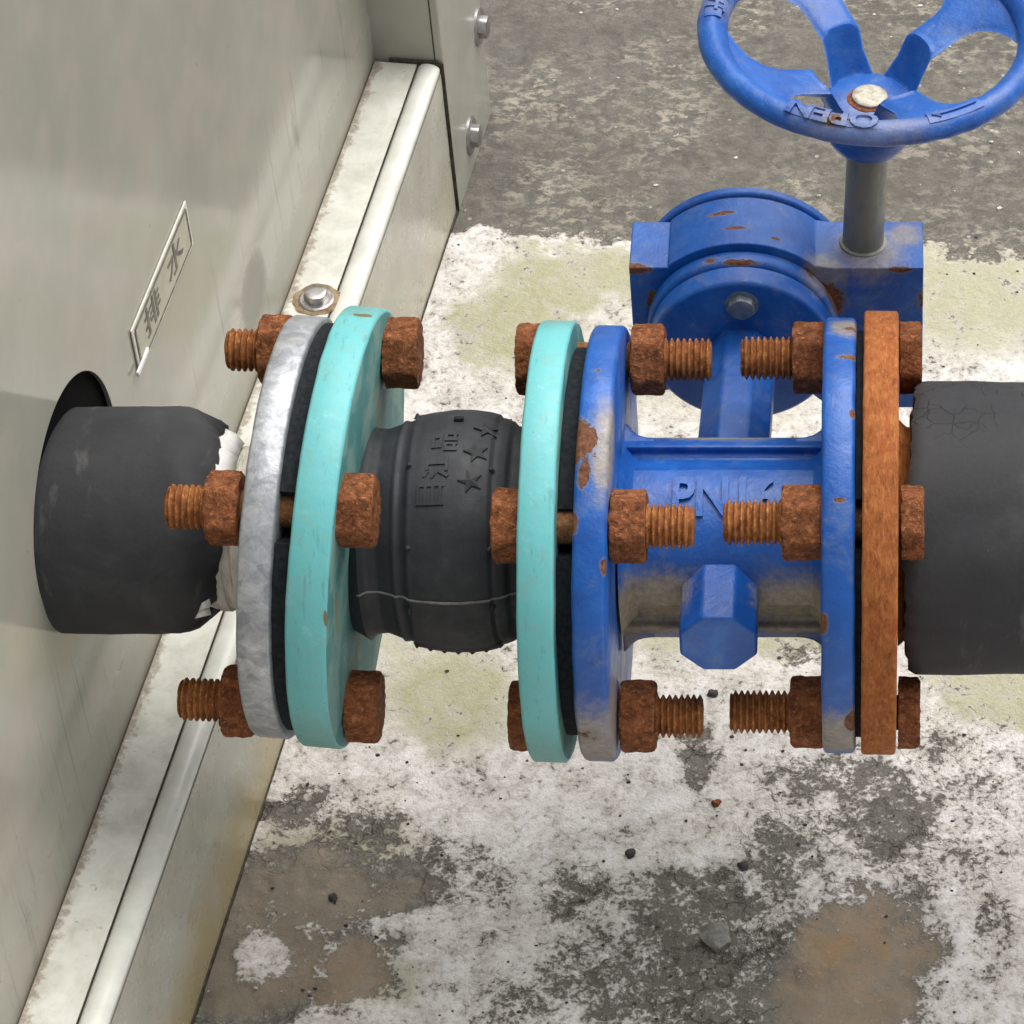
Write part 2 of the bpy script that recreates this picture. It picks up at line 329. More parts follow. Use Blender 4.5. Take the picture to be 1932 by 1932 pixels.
# ------------------------------------------------------------------ mesh helpers
class MB:
    def __init__(s): s.v = []; s.f = []
    def add(s, verts, faces, mat=None):
        o = len(s.v)
        s.v += [Vector(p) if mat is None else mat @ Vector(p) for p in verts]
        s.f += [tuple(i+o for i in fc) for fc in faces]
        return s
    def box(s, x0, x1, y0, y1, z0, z1, mat=None):
        v = [(x, y, z) for z in (z0, z1) for y in (y0, y1) for x in (x0, x1)]
        return s.add(v, [(0, 2, 3, 1), (4, 5, 7, 6), (0, 1, 5, 4), (2, 6, 7, 3), (0, 4, 6, 2), (1, 3, 7, 5)], mat)
    def prism(s, pts, a, b, fn=None, mat=None):
        """polygon pts (p,q) extruded from a to b; fn maps (t,p,q) -> xyz"""
        fn = fn or (lambda t, p, q: (p, t, q)); n = len(pts)
        v = [fn(a, *p) for p in pts]+[fn(b, *p) for p in pts]
        f = [tuple(range(n))[::-1], tuple(range(n, 2*n))]+[(i, (i+1) % n, n+(i+1) % n, n+i) for i in range(n)]
        return s.add(v, f, mat)
    def rings(s, rings, cap0=True, cap1=True, closed=False, mat=None):
        n = len(rings[0]); v = [p for r in rings for p in r]; f = []
        m = len(rings)
        for j in range(m if closed else m-1):
            a = j*n; b = ((j+1) % m)*n
            for i in range(n):
                i2 = (i+1) % n; f.append((a+i, a+i2, b+i2, b+i))
        if not closed:
            if cap0: f.append(tuple(range(n))[::-1])
            if cap1: f.append(tuple((m-1)*n+i for i in range(n)))
        return s.add(v, f, mat)
    def lathe(s, prof, n=96, cap0=True, cap1=True, closed=False, mat=None, rf=None, th0=0.0):
        """profile of (x, r) about the X axis; rf(x,r,theta)->r"""
        R = []
        for x, r in prof:
            ring = []
            for i in range(n):
                th = th0+2*PI*i/n; rr = rf(x, r, th) if rf else r
                ring.append((x, rr*math.cos(th), rr*math.sin(th)))
            R.append(ring)
        return s.rings(R, cap0, cap1, closed, mat)
    def build(s, name, mat, parent=None, bevel=0, seg=2, sharp=35, smooth=True, fix=True, sub=0):
        me = bpy.data.meshes.new(name)
        me.from_pydata([tuple(p*S) for p in s.v], [], s.f); me.update()
        if fix:
            bm = bmesh.new(); bm.from_mesh(me); bmesh.ops.recalc_face_normals(bm, faces=bm.faces); bm.to_mesh(me); bm.free()
        ob = bpy.data.objects.new(name, me); col.objects.link(ob)
        me.materials.append(mat)
        if smooth:
            for p in me.polygons: p.use_smooth = True
            me.set_sharp_from_angle(angle=rad(sharp))
        if bevel:
            b = ob.modifiers.new('bevel', 'BEVEL'); b.width = bevel*S; b.segments = seg; b.limit_method = 'ANGLE'; b.angle_limit = rad(28)
            b.harden_normals = False
        if parent: ob.parent = parent
        return ob
def thing(name, label, cat, loc=(0, 0, 0), rot=None, group=None):
    o = bpy.data.objects.new(name, None); col.objects.link(o); o.empty_display_size = .02
    o.location = Vector(loc)*S
    if rot is not None: o.rotation_euler = rot.to_euler()
    o['label'] = label; o['category'] = cat
    if group: o['group'] = group
    return o
def jitter(ob, amp, scale, seed=0.0, along=None):
    """displace vertices by smooth noise, amp & scale in u"""
    me = ob.data; off = Vector((seed, seed*1.7, -seed))
    me.update()
    nm = [v.normal.copy() for v in me.vertices]
    for v, nn in zip(me.vertices, nm):
        q = v.co/(scale*S)+off
        v.co += nn*(noise.noise(q)+.5*noise.noise(q*2.3))*amp*S
    me.update()
ROLL = lambda deg: Matrix.Rotation(rad(deg), 4, view)      # clockwise in the picture
def text_mesh(txt, size, fn, name, mat, parent, extrude=3.0, bold=0.0, res=3, fit=None):
    """real raised lettering; fn maps (x, y, h) in u to a local point"""
    cu = bpy.data.curves.new(name+'_c', 'FONT'); cu.body = txt; cu.size = size*S; cu.align_x = 'CENTER'; cu.align_y = 'CENTER'
    cu.extrude = extrude*S; cu.offset = bold*S; cu.resolution_u = res
    t = bpy.data.objects.new(name+'_t', cu); col.objects.link(t)
    dg = bpy.context.evaluated_depsgraph_get(); dg.update()
    me = bpy.data.meshes.new_from_object(t.evaluated_get(dg)); bpy.data.objects.remove(t); bpy.data.curves.remove(cu)
    bm = bmesh.new(); bm.from_mesh(me)
    bmesh.ops.subdivide_edges(bm, edges=[e for e in bm.edges if e.calc_length() > size*S*.25], cuts=2)
    bmesh.ops.triangulate(bm, faces=bm.faces)
    bm.to_mesh(me); bm.free()
    for v in me.vertices:
        v.co = Vector(fn(v.co.x/S, v.co.y/S, v.co.z/S))*S
    me.materials.clear(); me.materials.append(mat); me.name = name
    ob = bpy.data.objects.new(name, me); col.objects.link(ob); ob.parent = parent
    return ob

# ------------------------------------------------------------------ ground
ZG = -1050.0
def axis(lo, hi, step, far):
    a = list(np.arange(lo, hi, step)); s_ = step*1.5; x = a[-1]
    while x < far: x += s_; a.append(x); s_ *= 1.5
    s_ = step*1.5; x = a[0]; b = []
    while x > -far: x -= s_; b.append(x); s_ *= 1.5
    return np.array(b[::-1]+a)
gx = axis(-1620, 480, 5.0, 50000); gy = axis(-420, 3050, 5.0, 50000)
NX, NY = len(gx), len(gy)
XX, YY = np.meshgrid(gx, gy)
def vnoise(x, y, seed):
    """value noise on numpy arrays"""
    xi = np.floor(x).astype(np.int64); yi = np.floor(y).astype(np.int64); fx = x-xi; fy = y-yi
    fx = fx*fx*(3-2*fx); fy = fy*fy*(3-2*fy)
    def h(a, b):
        n = (a*374761393+b*668265263+seed*982451653) & 0x7fffffff
        n = ((n ^ (n >> 13))*1274126177) & 0x7fffffff
        return ((n ^ (n >> 16)) & 0xffff)/65535.0
    return (h(xi, yi)*(1-fx)+h(xi+1, yi)*fx)*(1-fy)+(h(xi, yi+1)*(1-fx)+h(xi+1, yi+1)*fx)*fy
def fbm(x, y, scale, seed, oct=5, g=.55):
    t = 0; a = 1; n = 0; f = 1/scale
    for i in range(oct):
        t = t+a*vnoise(x*f+17.3*i, y*f-9.1*i, seed+i); n += a; a *= g; f *= 2.03
    return t/n
# every vertex's place on the slab is addressed by where the survey picture shows it
ddp = F+C45*(YY-ZG); QX = PX+XX*F/ddp; QY = PY+(39-C45*(YY+ZG))*F/ddp
inv = (np.abs(QX-966) < 1300) & (np.abs(QY-966) < 1300)
wx = QX+(fbm(XX, YY, 130, 11)-.5)*120; wy = QY+(fbm(XX, YY, 130, 31)-.5)*100
wx = wx+(fbm(XX, YY, 48, 211)-.5)*70; wy = wy+(fbm(XX, YY, 48, 231)-.5)*60
def blob(cx, cy, rx, ry, soft=.45, rot=0.0):
    c, s_ = math.cos(rad(rot)), math.sin(rad(rot))
    a = (wx-cx)*c+(wy-cy)*s_; b = -(wx-cx)*s_+(wy-cy)*c
    q = np.sqrt((a/rx)**2+(b/ry)**2)
    return np.clip((1+soft-q)/(2*soft), 0, 1)
def union(*bs):
    r = bs[0]
    for b in bs[1:]: r = np.maximum(r, b)
    return r
edge = 440+np.clip((wx-1500)/400, 0, 1)*35
paint = np.clip((wy-edge)/46+.5, 0, 1)                       # limewash begins at this line
base = .04+.83*paint
bare = union(blob(545, 1525, 62, 45, .3), .75*blob(640, 1590, 120, 60), .8*blob(770, 1670, 75, 75), blob(1310, 1420, 42, 30, .4),
             .9*blob(1600, 1470, 150, 42, .4, 5), blob(1660, 1560, 120, 85, .4), .9*blob(1480, 1610, 60, 90, .4, 20), blob(1330, 1710, 150, 65, .4),
             blob(1350, 1800, 150, 100, .4), .95*blob(1330, 1890, 170, 80, .4), .8*blob(1090, 1690, 60, 40), .9*blob(440, 1920, 120, 70, .4),
             .85*blob(1180, 1850, 150, 110), .6*blob(1010, 1900, 120, 60), .7*blob(560, 1640, 150, 50), .5*blob(1750, 1620, 160, 80), .45*blob(1800, 1480, 130, 120), .55*blob(1890, 1760, 60, 60), .5*blob(900, 1660, 70, 60), .4*blob(1430, 1880, 300, 130), .8*blob(1520, 1235, 40, 22, .4))
smooth_b = union(.9*blob(570, 1690, 175, 62, .45), .9*blob(470, 1800, 130, 110, .5), blob(660, 1840, 100, 75, .45), blob(1625, 1790, 118, 105, .35), blob(1600, 1900, 130, 100, .35))
keepw = union(blob(487, 1790, 34, 52, .3), .9*blob(960, 1790, 90, 110, .4), .9*blob(700, 1910, 70, 25, .4), .6*blob(520, 1700, 25, 16, .4), .8*blob(1560, 1640, 50, 22, .4))
white = base-bare*.50-smooth_b*.80
white = np.maximum(white, keepw*.75)
green = union(.9*blob(1110, 525, 140, 52, .5), .75*blob(980, 620, 90, 70, .5), .85*blob(850, 1300, 125, 95, .5), .75*blob(820, 1370, 60, 40), .55*blob(1800, 560, 260, 110, .4),
              .9*blob(1880, 1290, 150, 55, .3, 22), .45*blob(1260, 1225, 80, 45), .55*blob(1480, 1215, 90, 25), .6*blob(620, 1600, 130, 40), .45*blob(760, 1860, 60, 50), .35*blob(740, 1150, 80, 100), .3*blob(1250, 700, 300, 90))
tan = blob(650, 1845, 115, 70, .5)*.6+blob(1600, 1830, 110, 100, .6)*.9+.5*blob(1640, 1790, 60, 60)
damp = smooth_b
ring = np.exp(-((np.sqrt(((wx-985)/95)**2+((wy-640)/75)**2)-1)/.14)**2)*.5
green = green+ring*.6
# relief: lime skin stands proud of the bare, crumbling mortar
fine = fbm(XX, YY, 22, 71, 4); med = fbm(XX, YY, 60, 91, 5)
HH = (white-.5)*9+(med-.5)*26*np.clip(bare+.35*(1-paint), .12, 1)+(fine-.5)*7*np.clip(bare+.5*(1-paint)+.25, 0, 1)*(1-.8*damp)
crk = np.abs(fbm(XX, YY, 150, 121, 4)-.5)
HH = HH-np.exp(-(crk/.008)**2)*12*blob(1360, 1790, 140, 110, .5)
HH = HH*np.clip(1-np.maximum(np.abs(XX)-3500, 0)/2000, 0, 1)
co = np.empty((NY*NX, 3), np.float32)
co[:, 0] = XX.ravel()*S; co[:, 1] = YY.ravel()*S; co[:, 2] = (ZG+HH).ravel()*S
idx = np.arange(NY*NX).reshape(NY, NX)
fa = np.stack([idx[:-1, :-1], idx[:-1, 1:], idx[1:, 1:], idx[1:, :-1]], -1).reshape(-1, 4)
me = bpy.data.meshes.new('ground'); me.vertices.add(len(co)); me.vertices.foreach_set('co', co.ravel())
me.loops.add(fa.size); me.loops.foreach_set('vertex_index', fa.ravel().astype(np.int32))
me.polygons.add(len(fa)); me.polygons.foreach_set('loop_start', (np.arange(len(fa))*4).astype(np.int32))
me.polygons.foreach_set('use_smooth', np.ones(len(fa), bool))
me.update(calc_edges=True); me.validate()
for nm, arr in (('white', white), ('green', green), ('tan', tan), ('damp', damp), ('paint', paint), ('bare', bare)):
    at = me.attributes.new(nm, 'FLOAT', 'POINT'); at.data.foreach_set('value', np.clip(arr, 0, 1.2).astype(np.float32).ravel())
ground = bpy.data.objects.new('ground', me); col.objects.link(ground)
ground['kind'] = 'structure'; ground['label'] = 'weathered concrete slab with flaking white lime and moss stains'
k = Mat('ground_concrete', rough=.9, spec=.25)
white_, green_, tan_, damp_, paint_, bare_ = (k.attr(n) for n in ('white', 'green', 'tan', 'damp', 'paint', 'bare'))
n8 = k.noise(15, 6, .72, .25); n30 = k.noise(58, 6, .70, .3, seed=1); n12 = k.noise(9, 5, .7, .2, seed=17); n4 = k.noise(6, 3, .7, seed=2); n150 = k.noise(220, 5, .6, seed=5)
mixn = k.math('ADD', k.math('ADD', k.math('MULTIPLY', n8, .38), k.math('MULTIPLY', n12, .24)), k.math('MULTIPLY', n30, .38))
dens = k.math('SUBTRACT', k.math('ADD', white_, k.math('MULTIPLY', k.math('SUBTRACT', mixn, .5), 4.3)), .40)
wm = k.step(dens, -.10, .20)
greyc = k.ramp(n30, (.3, (.115, .107, .090)), (.5, (.18, .165, .138)), (.7, (.26, .24, .205)))
greyc = k.mix(k.math('MULTIPLY', k.step(n12, .50, .64), .6), greyc, (.34, .31, .26))
greyc = k.mix(k.math('MULTIPLY', k.step(n4, .60, .72), .35), greyc, (.07, .065, .055))
# old open concrete beyond the limewash: darker and pebbly
n26 = k.noise(24, 6, .72, .35, seed=7, stretch=(.7, 1.1, 1)); big_ = k.noise(420, 5, .6, .5, seed=15)
old = k.ramp(n30, (.32, (.088, .082, .071)), (.5, (.132, .123, .107)), (.68, (.195, .18, .156)))
amt = k.math('ADD', k.math('MULTIPLY', k.step(big_, .40, .62), .75), .12)
old = k.mix(k.math('MULTIPLY', k.step(n26, .47, .60), amt), old, (.37, .335, .27))
old = k.mix(k.math('MULTIPLY', k.step(n12, .58, .68), .5), old, (.065, .058, .048))
old = k.mix(k.math('MULTIPLY', k.step(k.voro(90), .075, .045), .45), old, (.60, .58, .52))
old = k.mix(k.math('MULTIPLY', k.step(n150, .60, .42), .38), old, (.125, .112, .095))
greyc = k.mix(paint_, old, greyc)
dampc = k.ramp(k.noise(90, 5, .6, seed=6), (.3, (.17, .145, .112)), (.7, (.26, .22, .168)))
dampc = k.mix(k.math('MULTIPLY', k.math('MULTIPLY', tan_, .75), k.step(k.noise(130, 5, .65, .5, seed=31), .35, .6)), dampc, (.29, .19, .10))
dampc = k.mix(k.math('MULTIPLY', k.step(n12, .52, .66), .3), dampc, (.12, .10, .08))
dampc = k.mix(k.math('MULTIPLY', k.step(n8, .58, .66), .35), dampc, (.42, .36, .26))
dmask = k.step(k.math('ADD', damp_, k.math('MULTIPLY', k.math('SUBTRACT', mixn, .5), 1.3)), .25, .60)
greyc = k.mix(dmask, greyc, dampc)
whc = k.ramp(n30, (.3, (.46, .43, .40)), (.48, (.62, .59, .56)), (.62, (.72, .69, .665)), (.75, (.81, .785, .77)))
whc = k.mix(k.math('MULTIPLY', k.step(n150, .45, .62), .22), whc, (.60, .55, .43))
whc = k.mix(k.math('MULTIPLY', k.step(k.math('ADD', n8, k.math('MULTIPLY', n30, .4)), .70, .56), .5), whc, (.42, .395, .365))
whc = k.mix(k.math('MULTIPLY', k.step(n4, .62, .76), .35), whc, (.36, .335, .31))
whc = k.mix(k.math('MULTIPLY', k.step(k.voro(60, rnd=1), .075, .045), .6), whc, (.10, .09, .085))
gmk = k.math('MULTIPLY', k.math('MULTIPLY', green_, 1.5, True), k.step(k.math('ADD', n30, k.math('MULTIPLY', n8, .5)), .55, .80))
whc = k.mix(k.math('MULTIPLY', gmk, 1.0, True), whc, k.ramp(n8, (.35, (.25, .245, .125)), (.65, (.38, .37, .22))))
whc = k.mix(k.math('MULTIPLY', green_, .6), whc, (.45, .43, .31))
# thin, worn lime: beige-grey where the skin is nearly gone
whc = k.mix(k.math('MULTIPLY', k.step(dens, .58, .10), .70), whc, (.40, .36, .31))
gc_ = k.mix(wm, greyc, whc)
vcr = k.t.nodes.new('ShaderNodeTexVoronoi'); vcr.feature = 'DISTANCE_TO_EDGE'; vcr.inputs['Scale'].default_value = 1/(75*S)
wv = k.t.nodes.new('ShaderNodeTexNoise'); wv.inputs['Scale'].default_value = 1/(40*S); wv.inputs['Detail'].default_value = 5; k.link(k.co, wv.inputs['Vector'])
ws = k.t.nodes.new('ShaderNodeVectorMath'); ws.operation = 'SCALE'; ws.inputs['Scale'].default_value = 75*S; k.link(wv.outputs['Color'], ws.inputs[0])
wa = k.t.nodes.new('ShaderNodeVectorMath'); wa.operation = 'ADD'; k.link(k.co, wa.inputs[0]); k.link(ws.outputs[0], wa.inputs[1]); k.link(wa.outputs[0], vcr.inputs['Vector'])
crack = k.math('MULTIPLY', k.math('MULTIPLY', k.step(vcr.outputs['Distance'], .05, .01), bare_), k.math('MULTIPLY', k.step(n150, .45, .55), k.math('SUBTRACT', 1.0, damp_)))
gc_ = k.mix(k.math('MULTIPLY', crack, .35), gc_, (.045, .04, .035))
hh = k.math('ADD', k.math('MULTIPLY', wm, .55), k.math('ADD', k.math('MULTIPLY', n8, .9), k.math('MULTIPLY', n4, .5)))
hh = k.math('SUBTRACT', hh, k.math('MULTIPLY', crack, 1.2))
hh = k.math('MULTIPLY', hh, k.math('SUBTRACT', 1.0, k.math('MULTIPLY', damp_, .65)))
gm_ = k.done(gc_, k.mix(damp_, .9, .78), hh, 6.5)
me.materials.append(gm_)

# grit and crumbs lying on the slab
def rock(seed, r, sub=2, flat=.6):
    bm = bmesh.new(); bmesh.ops.create_icosphere(bm, subdivisions=sub, radius=1)
    b = MB(); pts = []
    for v in bm.verts:
        q = v.co*1.3+Vector((seed*3.1, seed, 0)); s_ = 1+.55*noise.noise(q)+.25*noise.noise(q*2.7)
        pts.append((v.co.x*r*s_, v.co.y*r*s_*.8, v.co.z*r*s_*flat))
    b.add(pts, [tuple(v.index for v in f.verts) for f in bm.faces]); bm.free(); return b
k = Mat('dark_grit', rough=.9); M['grit'] = k.done(k.ramp(k.noise(8, 4), (.3, (.02, .018, .018)), (.7, (.065, .055, .05))), .9, k.noise(5), 1)
k = Mat('grey_crumb', rough=.9); M['crumb'] = k.done(k.ramp(k.noise(14, 5), (.3, (.13, .125, .11)), (.7, (.27, .26, .235))), .9, k.noise(6), 2)
k = Mat('pale_crumb', rough=.9); M['pale'] = k.done(k.ramp(k.noise(14, 5), (.3, (.40, .38, .33)), (.7, (.62, .60, .55))), .9, k.noise(6), 2)
def hgt(x, y):
    i = int(np.clip(np.searchsorted(gx, x), 0, NX-1)); j = int(np.clip(np.searchsorted(gy, y), 0, NY-1)); return float(HH[j, i])
peb = [(1345, 1312, 13, 'grit', 'black crumb of grit on the white slab between the lower bolt ends'),
       (1190, 1614, 13, 'grit', 'black crumb of grit on the white slab below the valve, left of the rust spot'),
       (628, 1694, 12, 'grit', 'dark crumb of grit on the brown damp patch at lower left'),
       (1352, 1519, 12, 'rust_nut', 'small rusty pellet on the white slab below the trunnion'),
       (1352, 1772, 38, 'crumb', 'grey lump of broken mortar in the crumbled patch at lower right'),
       (1402, 1636, 14, 'grit', 'dark crumb of grit at the upper edge of the crumbled patch')]
for i, (px, py, r, m, lab) in enumerate(peb):
    X, Y = on_z(px, py, ZG); b = rock(i+1.3, r, 2, .55)
    o = b.build('mortar_lump' if r > 30 else 'grit_pebble', M[m], None, sharp=60)
    o.location = Vector((X, Y, ZG+hgt(X, Y)+r*.22))*S; o.rotation_euler = (0, 0, i*1.1)
    o['label'] = lab; o['category'] = 'mortar lump' if r > 30 else 'pebble'
b1, b2 = MB(), MB()
for i in range(520):
    px = rng.uniform(380, 1932); py = rng.uniform(0, 1932)
    X, Y = on_z(px, py, ZG)
    if X < -1330+.125*Y+20: continue
    r = rng.uniform(2.2, 5.5)*(1.35 if py < 430 else 1)
    rk = rock(rng.uniform(0, 50), r, 1, .6); T = Matrix.Translation((X, Y, ZG+hgt(X, Y)+r*.25))
    if py < 430 and rng.random() < .45: continue
    (b2 if (py < 430 or rng.random() < .4) else b1).add(rk.v, rk.f, T)
o = b1.build('dark_grit', M['grit'], None, fix=False); o['kind'] = 'stuff'; o['label'] = 'fine dark grit scattered over the concrete slab'
o = b2.build('pale_grit', M['pale'], None, fix=False); o['kind'] = 'stuff'; o['label'] = 'pale stone chips scattered over the grey concrete'

# ------------------------------------------------------------------ cabinet
AL = math.atan(.125); CR = Matrix.Rotation(-AL, 4, 'Z')
ZL = -582.0; WX = -1508.0                     # wall plane passes X=WX at Y=0; local frame: x out of the wall, y along it
cab = thing('metal_cabinet', 'pale grey sheet metal cabinet on the left with a round hole for the black pipe', 'cabinet', (WX, 0, 0), CR)
def cab_local(X, Y, Z): return CR.inverted() @ (Vector((X, Y, Z))-Vector((WX, 0, 0)))
def on_wall(px, py, off=0.0):
    """point of the wall plane seen at px,py, in cabinet coordinates"""
    n = Vector((math.cos(AL), -math.sin(AL), 0)); p0 = Vector((WX, 0, 0))+n*off
    c = tocam*F+vup*39; dr = Vector(((px-PX), 0, 0))+view*F+vup*(-(py-PY))
    t = (p0-c).dot(n)/dr.dot(n); return CR.inverted() @ (c+dr*t-Vector((WX, 0, 0)))
YE = 2232.0; LW = 166.0; YN = -2600.0; ZT = 2300.0
# wall panel with a real round hole (ring of quads between the hole and the outer rectangle)
hy, hz, hr = 42.0, 48.0, 243.0
n = 96; inner = [(hy+hr*math.cos(2*PI*i/n), hz+hr*math.sin(2*PI*i/n)) for i in range(n)]
def to_rect(a, y0, y1, z0, z1):
    c, s_ = math.cos(a), math.sin(a); t = 1e9
    if c > 1e-9: t = min(t, (y1-hy)/c)
    if c < -1e-9: t = min(t, (y0-hy)/c)
    if s_ > 1e-9: t = min(t, (z1-hz)/s_)
    if s_ < -1e-9: t = min(t, (z0-hz)/s_)
    return (hy+c*t, hz+s_*t)
mid = [to_rect(2*PI*i/n, -560, 640, ZL-8, 650) for i in range(n)]
# snap the nearest spoke to each corner
for cy_, cz_ in ((-560, ZL-8), (640, ZL-8), (640, 650), (-560, 650)):
    j = min(range(n), key=lambda i: (mid[i][0]-cy_)**2+(mid[i][1]-cz_)**2); mid[j] = (cy_, cz_)
b = MB()
for x in (0, -9):
    b.rings([[(x, p, q) for p, q in inner], [(x, p, q) for p, q in mid]], False, False)
b.rings([[(0, p, q) for p, q in inner], [(-9, p, q) for p, q in inner]], False, False)
for (y0, y1, z0, z1) in ((YN, -560, ZL-8, ZT), (640, YE+320, ZL-8, ZT), (-560, 640, 650, ZT)):
    b.add([(0, y0, z0), (0, y1, z0), (0, y1, z1), (0, y0, z1)], [(0, 1, 2, 3)])
    b.add([(-9, y0, z0), (-9, y1, z0), (-9, y1, z1), (-9, y0, z1)], [(0, 3, 2, 1)])
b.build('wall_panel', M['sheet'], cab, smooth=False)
# closed body behind it; a near-black box paints the interior's shade behind the hole
b = MB(); b.box(-3200, -14, YN, YE+320, -1040, ZT-4); o = b.build('void_box', M['void'], cab, smooth=False)
b = MB(); b.box(-3240, 0, YN-20, YE+340, ZT, ZT+40); b.box(-3240, -3205, YN-20, YE+340, -1045, ZT-2); b.box(-3200, -2, YN-40, YN-4, -1045, ZT-2); b.box(-3200, -2, YE+324, YE+350, -1045, ZT-2)
b.build('roof_shell', M['post'], cab, bevel=3)
# ledge, bead, skirt
b = MB(); NLY = 160
for i in range(NLY):
    pass
b.box(2, LW-55.6, YN, YE-8, ZL-12, ZL); b.build('base_ledge', M['ledge'], cab, bevel=2.5)
b = MB(); prof = []
for i in range(13):
    a = rad(200-i*17.5); prof.append((LW-28+28*math.cos(a), ZL-12+17*math.sin(a)))
b.prism([(p, q) for p, q in prof]+[(LW-2, ZL-32), (LW-54, ZL-32)], YN, YE-10, lambda t, p, q: (p, t, q))
b.build('edge_bead', M['bead'], cab, sharp=50)
b = MB(); b.box(LW-55.5, LW-53.8, YN, YE-9, ZL-14, ZL+1.0); b.build('seam', M['grime'], cab, smooth=False)
b = MB()
# skirt as a gently dented sheet
ny, nz = 140, 14; rows = []
for j in range(nz+1):
    z = ZL-22+(ZG-6-(ZL-22))*j/nz
    rows.append([(LW+1+5*noise.noise(Vector((0, y*.004, z*.006)))*math.sin(PI*j/nz), y, z) for y in np.linspace(YN, YE-10, ny)])
vv = [p for r in rows for p in r]; ff = [(j*ny+i, j*ny+i+1, (j+1)*ny+i+1, (j+1)*ny+i) for j in range(nz) for i in range(ny-1)]
b.add(vv, ff); b.build('skirt_panel', M['skirt'], cab, fix=False)
b = MB(); b.box(LW-3, LW+5, YN, YE+300, ZG-20, ZG+7); o = b.build('base_seal', M['grime'], cab); jitter(o, 2, 30)
# corner post standing proud at the far end
PW = LW+7
X, Y = on_z(930, 212, ZG); pe = cab_local(X, Y, ZG); YP = pe.y
b = MB(); b.box(-20, PW, YE, YP, ZG-5, ZT-2)
b.build('corner_post', M['post'], cab, bevel=5, seg=3)
b = MB(); b.box(40, LW-2, YE-9, YE-1, ZL-2, ZL+9); b.box(LW-12, PW+1, YE-5, YE-.6, ZG, ZL+4); b.build('joint_gap', M['grime'], cab)
b = MB(); b.box(LW-14, LW-11, YE-1.2, YE+2, ZL+9, ZT-4); b.build('joint_line', M['grime'], cab)
# screws: washer + hexagon head with a domed top, axis along +x in local frame of the part
def screw(p, axis_m, r, name='screw', mat='steel', wr=1.6, h=.8, stain=0):
    b = MB(); n = 48
    hexr = lambda x, rr, th: min(rr, r*.90/math.cos(((th+.2) % (PI/3))-PI/6))
    b.lathe([(r*.18, r*.9), (r*.18, r), (r*h*.8, r), (r*h*.95, r*.93), (r*h, r*.82), (r*h*1.03, r*.4), (r*h*1.03, .5)], n, rf=hexr)
    o = b.build(name, M[mat], cab if name == 'screw' else None, sharp=30); o.matrix_local = Matrix.Translation(Vector(p)*S) @ axis_m
    b = MB(); b.lathe([(0, r*wr*.5), (0, r*wr), (r*.10, r*wr*1.0), (r*.2, r*wr*.9), (r*.2, r*.5)], n, closed=True)
    w_ = b.build('washer', M[mat], o, sharp=30)
    if stain:
        b = MB(); ring = []; 
        b.lathe([(.3, 1), (.9, stain*.9), (.2, stain)], 64, False, False, rf=lambda x, rr, th: rr*(1+.13*noise.noise(Vector((math.cos(th)*2, math.sin(th)*2, 3)))))
        b.build('rust_ring', M['stain'], o)
    return o
UPX = Matrix.Rotation(rad(-90), 4, 'Y')
X, Y = on_z(597, 566, ZL); p = cab_local(X, Y, ZL)
screw((p.x, p.y, ZL+1), UPX, 27, wr=1.5, h=.9, stain=54)
for px, py in ((903, 50), (888, 255)):
    p = on_wall(px, py, PW)
    screw((PW+.2, p.y, p.z), Matrix(), 30, wr=1.7, h=.85)
# rust runs below the post screws are part of their washers' seat
# name plate
pl = [on_wall(*q) for q in ((352, 384), (360, 478), (256, 700), (243, 605))]
y0 = (pl[2].y+pl[3].y)/2; y1 = (pl[0].y+pl[1].y)/2; z1 = (pl[0].z+pl[3].z)/2; z0 = (pl[1].z+pl[2].z)/2
b = MB(); b.box(.5, 5, y0, y1, z0, z1); o = b.build('name_plate', M['plate_edge'], cab, bevel=2)
b = MB(); e_ = 14; b.box(4.5, 6.2, y0+e_+5, y1-e_-5, z0+e_, z1-e_); pf = b.build('plate_face', M['plate'], o)
b = MB()
for (a0, a1, c0, c1) in ((y0+e_, y1-e_, z1-e_+.2, z1-e_+6), (y0+e_, y1-e_, z0+e_-6, z0+e_-.2), (y0+e_-3, y0+e_+4, z0+e_, z1-e_), (y1-e_-4, y1-e_+3, z0+e_, z1-e_)):
    b.box(4.8, 6.8, a0, a1, c0, c1)
b.build('plate_border', M['ink'], o)
ym, zm = (y0+y1)/2, (z0+z1)/2; sc_ = (z1-z0)
text_mesh('排  水', sc_*.62, lambda x, y, h: (6.4+max(h, 0), ym+x*1.5, zm+y), 'lettering', M['ink'], o, .6, 1.2)
b = MB(); b.box(6, 12, y0-24, y0+52, zm-42, zm-30, Matrix.Translation((0, 0, 0))); b.build('peeled_corner', M['wrap'], o, bevel=2)

# ------------------------------------------------------------------ flanges
def flange(name, mat, parent, X, R, th, ucen, roll=0.0, bore=150, ch=5, hub=None, facemat=None, holes=None):
    b = MB(); h = th/2
    prof = [(-h, bore), (-h, R-ch), (-h+ch*.4, R-ch*.35), (-h+ch, R), (h-ch, R), (h-ch*.4, R-ch*.35), (h, R-ch)]
    if hub: prof += hub
    prof += [(h, bore)] if not hub else []
    b.lathe(prof, 160, closed=True)
    Mx = Matrix.Translation(V3(X, ucen, 0)) @ ROLL(roll)
    o = MB(); o.add(b.v, b.f, Mx); ob = o.build(name, mat, parent, sharp=40)
    jitter(ob, 1.0, 60, X*.01)
    if facemat:
        ob.data.materials.append(facemat)
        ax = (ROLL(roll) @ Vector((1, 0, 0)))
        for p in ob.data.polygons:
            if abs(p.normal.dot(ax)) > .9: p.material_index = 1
    return ob

